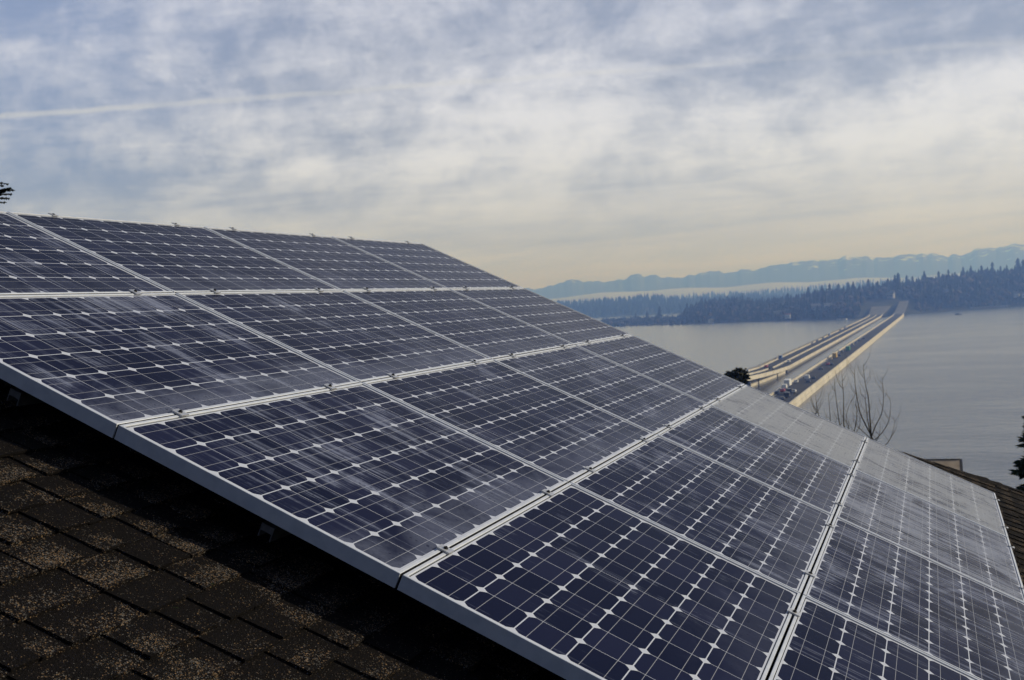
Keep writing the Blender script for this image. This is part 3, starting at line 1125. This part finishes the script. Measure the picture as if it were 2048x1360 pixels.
# ---------------------------------------------------------------- the two floating bridges
def sweep(mb, path, o0, o1, z0, z1_, mi=0):
    """box section swept along path [(x, y, z)], lateral offsets o0..o1, heights z0..z1 relative to path z"""
    b = len(mb.v)
    for i, p in enumerate(path):
        a, c = path[max(i - 1, 0)], path[min(i + 1, len(path) - 1)]
        d = Vector((c[0] - a[0], c[1] - a[1])).normalized()
        q = Vector((d.y, -d.x))
        e0 = o0(p) if callable(o0) else o0
        e1 = o1(p) if callable(o1) else o1
        lo = z0(p) if callable(z0) else p[2] + z0
        for o, z in ((e0, lo), (e1, lo), (e1, p[2] + z1_), (e0, p[2] + z1_)):
            mb.v.append((p[0] + q.x * o, p[1] + q.y * o, z))
    for i in range(len(path) - 1):
        for k in range(4):
            k2 = (k + 1) % 4
            mb.face((b + i * 4 + k, b + i * 4 + k2, b + i * 4 + 4 + k2, b + i * 4 + 4 + k), mi)
    mb.face((b, b + 3, b + 2, b + 1), mi)
    o = b + (len(path) - 1) * 4
    mb.face((o, o + 1, o + 2, o + 3), mi)


def prof_z(y, zd, near, y_near):
    z = zd
    if y < y_near:
        z += near * ((y_near - max(y, 450)) / 220.0) ** 1.3
    if y > 1790:
        z += min(1.0, (y - 1790) / 330) ** 1.4 * 17
    return LAKE + z


RB = [(-62.4 + 0.0112 * y, y, prof_z(y, 2.7, 0, 0)) for y in (195, 330, 400, 480, 560, 700, 900, 1100, 1300, 1500, 1700, 1800, 1850, 1900, 1960, 2030, 2110)]
LB = [(-94.0 + 0.0107 * y, y, prof_z(y, 2.8, 7.9, 725)) for y in (150, 300, 420, 470, 520, 570, 620, 670, 725, 800, 900, 1050, 1250, 1450, 1650, 1800, 1850, 1900, 1960, 2030)]


def lateral(path, y):
    for p, q in zip(path, path[1:]):
        if y <= q[1]:
            f = (y - p[1]) / (q[1] - p[1])
            return p[0] + (q[0] - p[0]) * f, p[2] + (q[2] - p[2]) * f
    return path[-1][0], path[-1][2]


def build_bridges():
    # right bridge: one carriageway whose concrete side wall reaches the water
    o = empty('floating_bridge', Vector((RB[4][0], RB[4][1], LAKE)))
    inv = Vector(o.location)

    def fin(mb, name, m_):
        mb.v = [(a - inv.x, b - inv.y, c - inv.z) for a, b, c in mb.v]
        return mb.build(name, m_, o)
    RF = [p for p in RB if p[1] <= 1850]
    RA = [p for p in RB if p[1] >= 1850]
    mb = MB()
    sweep(mb, RF, -6.6, 6.6, -1.0, 0.0)
    fin(mb, 'roadway', M['asphalt'])
    mb = MB()
    sweep(mb, RA, -7.4, 7.4, -1.0, 0.0)
    fin(mb, 'approach_road', M['pale_road'])
    for s in (-1, 1):
        mb = MB()
        sweep(mb, RF, s * 6.65 - 0.3, s * 6.65 + 0.3, -0.9, 1.05)
        fin(mb, 'parapet', M['concrete'])
    mb = MB()
    float_ = [p for p in RB if p[1] <= 1850]
    sweep(mb, float_, -7.0, 7.25, lambda p: LAKE - 1.5, -0.92)
    fin(mb, 'pontoon', M['concrete'])
    mb = MB()
    sweep(mb, float_, 7.26, 7.7, lambda p: LAKE - 1.5, -2.9)
    fin(mb, 'waterline_ledge', M['pontoon'])
    for off in (-5.4, 5.4):
        mb = MB()
        sweep(mb, RF, off - 0.09, off + 0.09, 0.0, 0.012)
        fin(mb, 'lane_line', M['line'])
    tag(o, 'right floating highway bridge, single dark roadway with a sunlit cream side wall', 'bridge')

    # left bridge: two carriageways split by a barrier, girder above a recessed pontoon, overhang shade in its colour
    o = empty('floating_bridge', Vector((LB[6][0], LB[6][1], LAKE)))
    inv2 = Vector(o.location)

    def fin2(mb, name, m_):
        mb.v = [(a - inv2.x, b - inv2.y, c - inv2.z) for a, b, c in mb.v]
        return mb.build(name, m_, o)

    def wide(off):
        return lambda p: off * (1 + max(0, (p[1] - 1850) / 180) * 0.5)
    LF = [p for p in LB if p[1] <= 1850]
    LA = [p for p in LB if p[1] >= 1850]
    mb = MB()
    sweep(mb, LF, wide(-9.7), wide(9.7), -1.0, 0.0)
    fin2(mb, 'roadway', M['asphalt'])
    mb = MB()
    sweep(mb, LA, wide(-9.9), wide(9.9), -1.0, 0.0)
    fin2(mb, 'approach_road', M['pale_road'])
    for off, nm, m_, hh in ((-9.8, 'parapet', M['pontoon'], 1.0), (-7.6, 'barrier', M['concrete'], 0.75), (1.2, 'barrier', M['concrete'], 0.75), (9.8, 'parapet', M['concrete'], 0.85)):  # outer parapet takes the dark concrete to look unlit
        mb = MB()
        sweep(mb, LF, wide(off - 0.2), wide(off + 0.2), -0.9 if abs(off) > 9 else 0.002, hh)
        fin2(mb, nm, m_)
    mb = MB()
    sweep(mb, LF, wide(-9.5), wide(9.9), -1.15, -0.92)
    fin2(mb, 'girder', M['concrete'])
    mb = MB()
    fl = [p for p in LB if 700 < p[1] <= 1850]
    sweep(mb, fl, -8.5, 8.6, lambda p: LAKE - 1.5, -1.16)
    fin2(mb, 'pontoon', M['pontoon'])
    for y in (190, 260, 330, 400, 470, 540, 600, 660):
        mb = MB()
        x, z = lateral(LB, y)
        mb.box((x, y, (z - 1.16 + LAKE - 2) / 2), (12, 2.0, z - LAKE + 0.84))
        fin2(mb, 'pier', M['pontoon'])
    for off in (-6.9, 0.5, 2.0, 9.0):
        mb = MB()
        sweep(mb, LF, wide(off - 0.09), wide(off + 0.09), 0.0, 0.012)
        fin2(mb, 'lane_line', M['line'])
    tag(o, 'left floating highway bridge with two roadways, rising towards its near end', 'bridge')

    # wide anchor pontoon beside the near end of the left bridge
    o = empty('anchor_pontoon', Vector((-82.0, 630, LAKE)))
    mb = MB()
    path = [(-91.5, 530, LAKE + 2.6), (-88.0, 570, LAKE + 2.6), (-84.6, 610, LAKE + 2.6), (-80.6, 660, LAKE + 2.4), (-77.6, 715, LAKE + 1.8)]
    sweep(mb, path, -7, 0.0, lambda p: LAKE - 1.5, 0)
    mb.v = [(a + 82.0, b - 630, c - LAKE) for a, b, c in mb.v]
    mb.build('hull', M['concrete'], o)
    for (xa, ya, _), (xb, yb, _) in zip(path, path[1:]):
        mb = MB()
        mb.box(((xa + xb) / 2 + 82.0 + 0.2, (ya + yb) / 2 - 630, 1.0), (0.5, 1.2, 4))
        mb.build('fender', M['pontoon'], o)
    tag(o, 'cream concrete pontoon on the water below the near end of the left bridge', 'pontoon')


build_bridges()


# ---------------------------------------------------------------- traffic, too small in the picture to show single parts
PAINT = {}


def paint(name, rgb):
    if name not in PAINT:
        PAINT[name] = mat('paint_' + name, rgb, 0.35)[0]
    return PAINT[name]


RGB = {'white': (.78, .78, .76), 'black': (.015, .015, .017), 'dark grey': (.05, .052, .056), 'grey': (.22, .225, .23), 'silver': (.48, .49, .5), 'red': (.45, .035, .03),
       'blue': (.03, .12, .36), 'dark blue': (.02, .04, .12), 'green': (.05, .26, .11), 'yellow': (.62, .40, .05), 'cream': (.70, .60, .38), 'pale': (.6, .58, .54)}


def vehicle_mesh(kind):
    mb = MB()
    if kind == 'car':
        L, W, H = 4.6, 1.85, 1.45
        prof = [(-L / 2, .35), (-L / 2, .85), (-L / 2 + .5, .95), (-.9, .98), (-.35, H), (1.3, H), (2.0, 1.0), (L / 2, .92), (L / 2, .35)]
    elif kind == 'van':
        L, W, H = 5.4, 2.0, 2.2
        prof = [(-L / 2, .4), (-L / 2, 1.0), (-L / 2 + .9, 1.15), (-L / 2 + 1.6, H), (L / 2, H), (L / 2, .4)]
    else:
        L, W, H = 9.5, 2.5, 3.5
        prof = [(-L / 2, .5), (-L / 2, 1.9), (-L / 2 + .4, 2.5), (-L / 2 + 2.0, 2.55), (-L / 2 + 2.05, H), (L / 2, H), (L / 2, .7), (-L / 2 + 2.1, .7)]
    # body runs along Y, nose at -Y
    n = len(prof)
    for s in (-1, 1):
        mb.v += [(s * W / 2 * (0.86 if (kind == 'car' and z > 1.2) else 1), y, z) for y, z in prof]
    mb.face(tuple(range(n - 1, -1, -1)) if True else (), 0)
    mb.face(tuple(range(n, 2 * n)), 0)
    for k in range(n):
        k2 = (k + 1) % n
        glass = kind == 'car' and k in (3, 5) or kind == 'van' and k == 2 or kind == 'truck' and k == 1
        mb.face((k, k2, n + k2, n + k), 1 if glass else 0)
    for yy in (-L * 0.32, L * 0.30):
        for s in (-1, 1):
            mb.tube([(s * (W / 2 - .22), yy, .34), (s * (W / 2 + .02), yy, .34)], [.34, .34], 10, mi=2)
    return mb


RUBBER = mat('tyre_rubber', (0.02, 0.02, 0.02), 0.8)[0]
VMESH = {}


def traffic():
    def z2(x, y):
        return 1400 + x * .21973, 600 + y * .21973
    lst = [
        ('R', 770, 775, 'truck', 'white', 'white lorry in the jam at the near end of the right bridge'),
        ('R', 735, 795, 'van', 'white', 'white van behind the lorry in the jam on the right bridge'),
        ('R', 700, 818, 'car', 'pale', 'pale car against the left parapet at the near end of the right bridge'),
        ('R', 752, 818, 'car', 'red', 'red car among the jam at the near end of the right bridge'),
        ('R', 790, 845, 'car', 'black', 'black car in the jam in front of the red car'),
        ('R', 818, 835, 'van', 'black', 'black van in the jam beside the white car'),
        ('R', 795, 868, 'van', 'dark grey', 'dark van nearest but one at the near end of the right bridge'),
        ('R', 680, 838, 'car', 'black', 'black car at the left side of the jam'),
        ('R', 855, 828, 'car', 'white', 'white car at the right side of the jam on the right bridge'),
        ('R', 750, 896, 'car', 'dark grey', 'dark car nearest to the panels on the right bridge'),
        ('R', 875, 740, 'car', 'white', 'white car alone by the left parapet beyond the jam'),
        ('R', 978, 708, 'van', 'white', 'white van beyond the jam with a dark car behind it'),
        ('R', 985, 738, 'car', 'black', 'black car just behind the white van on the right bridge'),
        ('R', 1035, 706, 'car', 'black', 'black car in the right lane next to the white van'),
        ('R', 1100, 622, 'car', 'dark grey', 'dark car alone between the white van and the red car'),
        ('R', 1162, 580, 'car', 'red', 'red car half way along the right bridge'),
        ('R', 1200, 584, 'car', 'black', 'black car right beside the red car half way along the right bridge'),
        ('R', 1190, 533, 'car', 'cream', 'cream car left of the yellow lorry'),
        ('R', 1228, 520, 'truck', 'yellow', 'yellow lorry on the right bridge'),
        ('R', 1268, 500, 'car', 'dark blue', 'dark blue car just ahead of the yellow lorry'),
        ('R', 1292, 465, 'car', 'grey', 'grey car between the yellow and the green lorries'),
        ('R', 1348, 455, 'truck', 'green', 'green lorry on the right bridge'),
        ('R', 1388, 408, 'van', 'silver', 'silver van ahead of the green lorry'),
        ('R', 1420, 385, 'car', 'grey', 'grey car ahead of the silver van on the right bridge'),
        ('R', 1446, 366, 'car', 'dark grey', 'dark car second farthest in the traffic on the right bridge'),
        ('R', 1490, 347, 'car', 'black', 'farthest black car on the right bridge'),
        ('L', 430, 645, 'car', 'white', 'white car at the near end of the left bridge'),
        ('L', 600, 602, 'car', 'red', 'red car beside the middle barrier of the left bridge'),
        ('L', 636, 618, 'car', 'black', 'black car on the right roadway of the left bridge'),
        ('L', 665, 528, 'van', 'blue', 'blue van by the outer barrier of the left bridge'),
        ('L', 805, 557, 'car', 'white', 'white car on the right roadway of the left bridge'),
        ('L', 1020, 390, 'car', 'white', 'white car nearest in the far queue on the left bridge'),
        ('L', 1055, 370, 'car', 'grey', 'grey car in the far queue behind the white one, left bridge'),
        ('L', 1100, 345, 'car', 'silver', 'silver car in the far queue on the left bridge'),
        ('L', 1167, 318, 'van', 'white', 'white van in the far queue on the left bridge'),
        ('L', 1240, 274, 'car', 'grey', 'grey car far along the left bridge behind the white van'),
        ('L', 1275, 254, 'van', 'pale', 'farthest pale van on the left bridge')]
    for br, zx, zy, kind, c, lab in lst:
        path = RB if br == 'R' else LB
        px, py = z2(zx, zy)
        z = path[6][2] + 0.8
        for _ in range(8):
            p = on_plane(px, py, z)
            z = lateral(path, p.y)[1] + 0.8
        x, zd = lateral(path, p.y)
        w = 5.2 if br == 'R' else 8.8
        lo = -w if br == 'R' else -6.4
        off = max(lo, min(w - 0.3, p.x - x))
        if br == 'L':
            off = min(off, -0.1) if off < 1.2 else max(off, 2.5)
        y2 = min(p.y + 2, 2000)
        dz = lateral(path, y2)[1] - zd
        key = (kind, c)
        if key not in VMESH:
            o = vehicle_mesh(kind).build({'car': 'car', 'van': 'van', 'truck': 'lorry'}[kind], [paint(c.replace(' ', '_'), RGB[c]), M['glass'], RUBBER])
            VMESH[key] = o
        else:
            o = VMESH[key].copy()
            col.objects.link(o)
        o.location = (x + off, p.y, zd + 0.015)
        away = br == 'R'
        o.rotation_euler = (math.atan2(dz, 2) * (-1 if away else 1) if abs(dz) > 1e-4 else 0, 0, math.pi if away else 0)
        tag(o, lab, {'car': 'car', 'van': 'van', 'truck': 'lorry'}[kind], 'traffic on the bridges')


traffic()


def boat():
    p = on_plane(1916, 629, LAKE)
    o = empty('motor_boat', p)
    o.rotation_euler = (0, 0, R(12))
    mb = MB()
    for z, k in ((-0.2, 0.7), (1.1, 1.0)):
        mb.v += [(-4.5, -1.3 * k, z), (2.2, -1.4 * k, z), (5.2 * (0.85 + .15 * k), 0, z + .2 * k), (2.2, 1.4 * k, z), (-4.5, 1.3 * k, z)]
    mb.face((4, 3, 2, 1, 0))
    mb.face((5, 6, 7, 8, 9))
    for k in range(5):
        mb.face((k, (k + 1) % 5, 5 + (k + 1) % 5, 5 + k))
    mb.build('hull', paint('dark_blue', RGB['dark blue']), o)
    mb = MB()
    mb.hexa([(-2.5, -1, 1.1), (1.2, -1, 1.1), (1.2, 1, 1.1), (-2.5, 1, 1.1), (-2.3, -.9, 2.6), (.4, -.9, 2.6), (.4, .9, 2.6), (-2.3, .9, 2.6)])
    mb.build('cabin', paint('grey', RGB['grey']), o)
    tag(o, 'tiny dark motor boat alone on the lake near the far shore', 'boat')


boat()


# ---------------------------------------------------------------- near trees
def bare_tree(name, label, y, stems, root):
    """leafless sapling: shoots as pixel-traced polylines set at their own depths"""
    r = random.Random(len(stems) * 7 + 1)

    def q(x, yy, d):
        return at_y(1400 + x * .3164, 680 + yy * .3164, y + d)
    base = q(root[0], root[1], 0)
    o = empty(name, base - Vector((0, 0, 3.2)))
    inv = Vector(o.location)
    mb = MB()
    mb.tube([base - Vector((0.05, 0, 3.2)) - inv, base - Vector((0, 0, 1.2)) - inv, base - inv + Vector((0, 0, .05))], [.085, .065, .045], 8)
    mb.build('trunk', M['bark'], o)
    for st in stems:
        d = r.uniform(-0.5, 0.5)
        mb = MB()
        n = len(st)
        pts = []
        for k, (x, yy) in enumerate(st):
            f = k / (n - 1)
            pts.append(q(x + r.uniform(-2, 2), yy, d * f) - inv)
        # smooth the traced line
        fine = []
        for k in range(n - 1):
            p0, p1, p2, p3 = pts[max(k - 1, 0)], pts[k], pts[k + 1], pts[min(k + 2, n - 1)]
            for t in (0, .33, .66):
                fine.append(0.5 * ((2 * p1) + (p2 - p0) * t + (2 * p0 - 5 * p1 + 4 * p2 - p3) * t * t + (3 * p1 - p0 - 3 * p2 + p3) * t ** 3))
        fine.append(pts[-1])
        L = (pts[0] - pts[-1]).length
        r0 = 0.006 + 0.0066 * L
        mb.tube(fine, [max(0.0035, r0 * (1 - 0.9 * k / len(fine))) for k in range(len(fine))], 6)
        for k in range(int(L * 6)):
            a = r.randrange(2, max(3, len(fine) - 1))
            p = fine[a]
            s = r.choice((-1, 1))
            l = r.uniform(0.15, 0.6)
            tip = p + Vector((s * l * 0.4, r.uniform(-.15, .15), l))
            mb.tube([p, (p + tip) / 2 + Vector((s * .04, 0, -.02)), tip], [.0042, .003, .0018], 4)
        mb.build('branch', M['bark'], o)
    tag(o, label, 'tree')


bare_tree('bare_tree', 'leafless young tree with long upright shoots behind the lower far edge of the array', 27.0,
          [[(1083, 620), (1078, 520), (1070, 430), (1060, 350), (1048, 290), (1036, 220), (1032, 150)],
           [(1080, 600), (1050, 540), (1015, 460), (995, 380), (983, 290), (979, 220), (982, 158)],
           [(1085, 610), (1110, 545), (1145, 470), (1160, 390), (1158, 310), (1150, 230)],
           [(1092, 640), (1130, 610), (1170, 560), (1195, 500), (1205, 430), (1198, 360)],
           [(1100, 690), (1150, 680), (1195, 640), (1220, 580), (1230, 520), (1224, 482)],
           [(1078, 610), (1060, 500), (1045, 400), (1042, 330)],
           [(1082, 625), (1020, 570), (985, 540), (968, 500)],
           [(1090, 660), (1125, 620), (1140, 560), (1138, 520)]], (1085, 630))
bare_tree('bare_tree', 'leafless clump of thin shoots left of the larger bare tree, rising from behind the array', 31.0,
          [[(930, 640), (912, 540), (908, 440), (905, 340), (900, 260), (894, 190)],
           [(925, 640), (885, 540), (872, 450), (862, 370), (852, 300), (850, 245)],
           [(960, 660), (975, 580), (990, 490), (988, 400), (992, 330)],
           [(915, 640), (835, 560), (822, 480), (816, 400), (812, 335)],
           [(905, 650), (775, 540), (750, 470), (738, 410), (728, 345)],
           [(935, 640), (940, 560), (925, 500), (938, 430), (962, 375)],
           [(900, 660), (745, 500), (735, 440), (733, 390)],
           [(940, 650), (1000, 560), (1010, 500), (1004, 450)]], (930, 650))


def leaf_spray(mb, p, d, length, droop, r, n=16, w=0.012, ll=0.05):
    """a conifer twig: a thin axis and many small flat needle fans"""
    d = d.normalized()
    pts = []
    for k in range(5):
        f = k / 4
        pts.append(p + d * length * f + Vector((0, 0, -droop * f * f * length)))
    mb.tube(pts, [0.010 * (1 - .8 * k / 4) + 0.002 for k in range(5)], 4, mi=1)
    for k in range(n):
        f = (k + r.random()) / n
        i = min(3, int(f * 4))
        q = pts[i].lerp(pts[i + 1], f * 4 - i)
        t = (pts[i + 1] - pts[i]).normalized()
        s = t.cross(Vector((0, 0, 1)))
        s = s.normalized() if s.length > 1e-3 else Vector((1, 0, 0))
        sg = r.choice((-1, 1))
        a = (t * r.uniform(0.5, 1.0) + s * sg * r.uniform(0.4, 1.0) + Vector((0, 0, r.uniform(-.45, .25)))).normalized()
        l = ll * r.uniform(0.6, 1.3) * (1.15 - 0.6 * f)
        u = a.cross(Vector((r.uniform(-1, 1), r.uniform(-1, 1), r.uniform(-1, 1)))).normalized() * w * r.uniform(.7, 1.3)
        mb.poly([q - u * .5, q + a * l * .5 - u, q + a * l, q + a * l * .5 + u, q + u * .5][:5], 0)


def fir(name, label, top, height, rad, seed, nwhorl, cat='tree', extra=(), up=0.25, bot=0.0, n=22):
    """conifer: tapered trunk with whorls of needle-covered boughs"""
    r = random.Random(seed)
    base = top - Vector((0, 0, height))
    o = empty(name, base)
    mb = MB()
    mb.tube([(0, 0, 0), (0.02, 0.01, height * .5), (0, 0, height)], [height * .016 + .03, height * .010 + .015, 0.006], 8)
    mb.build('trunk', M['bark'], o)
    mb = MB()
    for k in range(nwhorl):
        f = bot + (0.985 - bot) * (k / (nwhorl - 1)) ** 0.9
        z = height * f
        R_ = rad * (1 - f) ** 0.85 + 0.05
        nb = 7 if R_ > 0.5 else 5
        a0 = r.uniform(0, 6.28)
        for b in range(nb):
            a = a0 + 6.283 * b / nb + r.uniform(-.25, .25)
            L = R_ * r.uniform(0.7, 1.15)
            d = Vector((math.cos(a), math.sin(a), up * (0.4 + f)))
            p0 = Vector((0, 0, min(height - .02, z + r.uniform(-.7, .7) * height * (1 - bot) / nwhorl)))
            steps = max(2, int(L / 0.22))
            droop = r.uniform(0.15, 0.4)
            leaf_spray(mb, p0, d, L, droop, r, int(n * max(1, L)), 0.022, 0.16)
            for s in range(1, steps + 1):
                fs = s / (steps + 0.3)
                q = p0 + d.normalized() * L * fs + Vector((0, 0, -droop * fs * fs * L))
                for sg in (-1, 1):
                    sd = Vector((-math.sin(a), math.cos(a), 0)) * sg + d * 0.8 + Vector((0, 0, r.uniform(-.25, .1)))
                    leaf_spray(mb, q, sd, L * 0.38 * (1.15 - fs) + 0.06, 0.3, r, n // 2, 0.020, 0.13)
    for st, tip, wid in extra:
        st, tip = st - base, tip - base
        leaf_spray(mb, st, tip - st, (tip - st).length, 0.05, r, 120, 0.017, wid)
    mb.build('crown', [M['needles'], M['bark']], o)
    tag(o, label, cat)


fir('fir_tree', 'dark fir at the right picture edge with ragged drooping boughs over the lake', at_y(2073, 832, 17.0), 8.0, 1.55, 7, 40, bot=0.3, n=34)


def left_cedar():
    """tree whose bough tips reach into the picture at the upper left"""
    y = 8.0
    c = at_y(-330, 330, y)
    r = random.Random(2)
    top = Vector((c.x, c.y, c.z + 3.0))
    ext = []
    for tip, st, w in (((28, 375), (-60, 388), .035), ((23, 384), (-50, 392), .03), ((18, 392.5), (-60, 396), .03), ((12, 401), (-50, 408), .03), ((15, 363), (-70, 358), .025),
                       ((5, 368), (-60, 362), .03), ((20, 374), (-20, 386), .04), ((8, 381), (-30, 388), .05)):
        ext.append((at_y(*st, y), at_y(*tip, y), w))
    for tip, st in (((-55, 388), (-330, 380)), ((-60, 360), (-330, 350)), ((-50, 405), (-330, 400))):
        ext.append((at_y(*st, y), at_y(*tip, y), .08))
    fir('conifer', 'green conifer bough tips poking in at the left edge above the array', top, 9.0, 0.82, 12, 30, extra=ext)


left_cedar()


def bush_tree():
    """rounded evergreen whose top shows behind the array below the left bridge"""
    r = random.Random(6)
    y = 62.0
    c = at_y(1464, 758, y)
    o = empty('evergreen_tree', Vector((c.x, c.y, c.z - 9)))
    mb = MB()
    mb.tube([(0, 0, -1), (.1, 0, 4), (0, 0, 8.6)], [.28, .2, .06], 8)
    for k in range(7):
        a = k * 0.9
        mb.tube([(0, 0, 4.5 + k * .5), (math.cos(a) * .7, math.sin(a) * .7, 6.2 + k * .45)], [.08, .02], 5)
    mb.build('trunk', M['bark'], o)
    mb = MB()
    lobes = [(Vector((r.uniform(-.6, .5), r.uniform(-.8, .8), 8.7 + r.uniform(-1.6, .45))), r.uniform(.32, .58)) for _ in range(26)]
    lobes += [(Vector((r.uniform(-.9, 1.5), r.uniform(-.8, .8), 7.2 + r.uniform(-1.6, .2))), r.uniform(.4, .7)) for _ in range(22)]
    for p, rr in lobes:
        for q in range(420):
            d = Vector((r.gauss(0, 1), r.gauss(0, 1), r.gauss(0, 1)))
            d = d.normalized() * rr * r.random() ** .4
            n = Vector((r.gauss(0, 1), r.gauss(0, 1), r.gauss(0, 1))).normalized()
            u = n.cross(Vector((.3, .5, .8))).normalized()
            v = n.cross(u)
            s = r.uniform(.06, .14)
            cc = p + d
            mb.poly([cc - u * s, cc - v * s * .6, cc + u * s, cc + v * s * .6])
    mb.build('crown', M['leaves'], o)
    tag(o, 'dark evergreen treetop behind the array at the near end of the left bridge', 'tree')


bush_tree()


# ---------------------------------------------------------------- neighbouring house below, only its brown roof corner shows
def neighbour():
    y1, y0 = 34.0, 33.1
    p1 = at_y(1919, 918, y1)                 # right end of its ridge
    p0 = at_y(1939, 953, y0)                 # rake further down
    sl = (p1.z - p0.z) / (y1 - y0)
    W = 9.0
    o = empty('neighbouring_house', Vector((p1.x - W / 2, y1, p1.z - 6.5)))
    inv = Vector(o.location)
    dx = 0.0

    def pt(x, dy, dz=0.0, side=1):
        return Vector((x, y1 - side * dy, p1.z - sl * dy + dz)) - inv
    mb = MB()
    D = 5.0
    for side in (1, -1):
        xr = p1.x
        a, b, c, d = pt(xr - W, 0, 0, side), pt(xr, 0, 0, side), pt(xr + dx * D, D, 0, side), pt(xr - W, D, 0, side)
        top = [a, d, c, b] if side == 1 else [a, b, c, d]
        bot = [p - Vector((0, 0, .12)) for p in top]
        mb.hexa(bot + top)
    mb.build('roof', M['brown_roof'], o)
    mb = MB()
    for side in (1, -1):
        a, b = pt(p1.x + .002, 0, .004, side), pt(p1.x + dx * D + .002, D, .004, side)
        e = Vector((.07, 0, 0))
        q = Vector((0, 0, -.26))
        mb.hexa([a + q, a + q + e, b + q + e, b + q, a, a + e, b + e, b])
    mb.build('rake_board', M['trim'], o)
    mb = MB()
    mb.box((p1.x - W / 2 - inv.x, 0, p1.z - inv.z - .012), (W, .08, .04))
    mb.build('ridge_cap', M['trim'], o)
    mb = MB()
    eave = p1.z - sl * D - inv.z
    mb.box((0, 0, eave / 2 - 0.2), (W - .8, 2 * D - 1, eave + .3))
    mb.build('wall', M['siding'], o)
    tag(o, 'brown mossy roof corner of a lower neighbouring house beyond the shingle edge', 'house')


neighbour()


# ---------------------------------------------------------------- air
def haze():
    mb = MB()
    x0, x1, y0, y1, zb, zt = -11500, 8000, -200, 12800, LAKE - 8.0, LAKE + 290
    mb.box(((x0 + x1) / 2, (y0 + y1) / 2, (zb + zt) / 2), (x1 - x0, y1 - y0, zt - zb))
    m_ = bpy.data.materials.new('haze')
    m_.use_nodes = True
    nt = m_.node_tree
    nt.nodes.clear()
    out = nt.nodes.new('ShaderNodeOutputMaterial')
    v = nt.nodes.new('ShaderNodeVolumePrincipled')
    v.inputs['Color'].default_value = (0.20, 0.38, 1.0, 1)
    v.inputs['Absorption Color'].default_value = (1, 1, 1, 1)
    v.inputs['Density'].default_value = 0.00034
    v.inputs['Anisotropy'].default_value = 0.2
    nt.links.new(v.outputs[0], out.inputs['Volume'])
    tag(mb.build('haze', m_), 'blue morning haze over the lake', 'haze', kind='stuff')


haze()
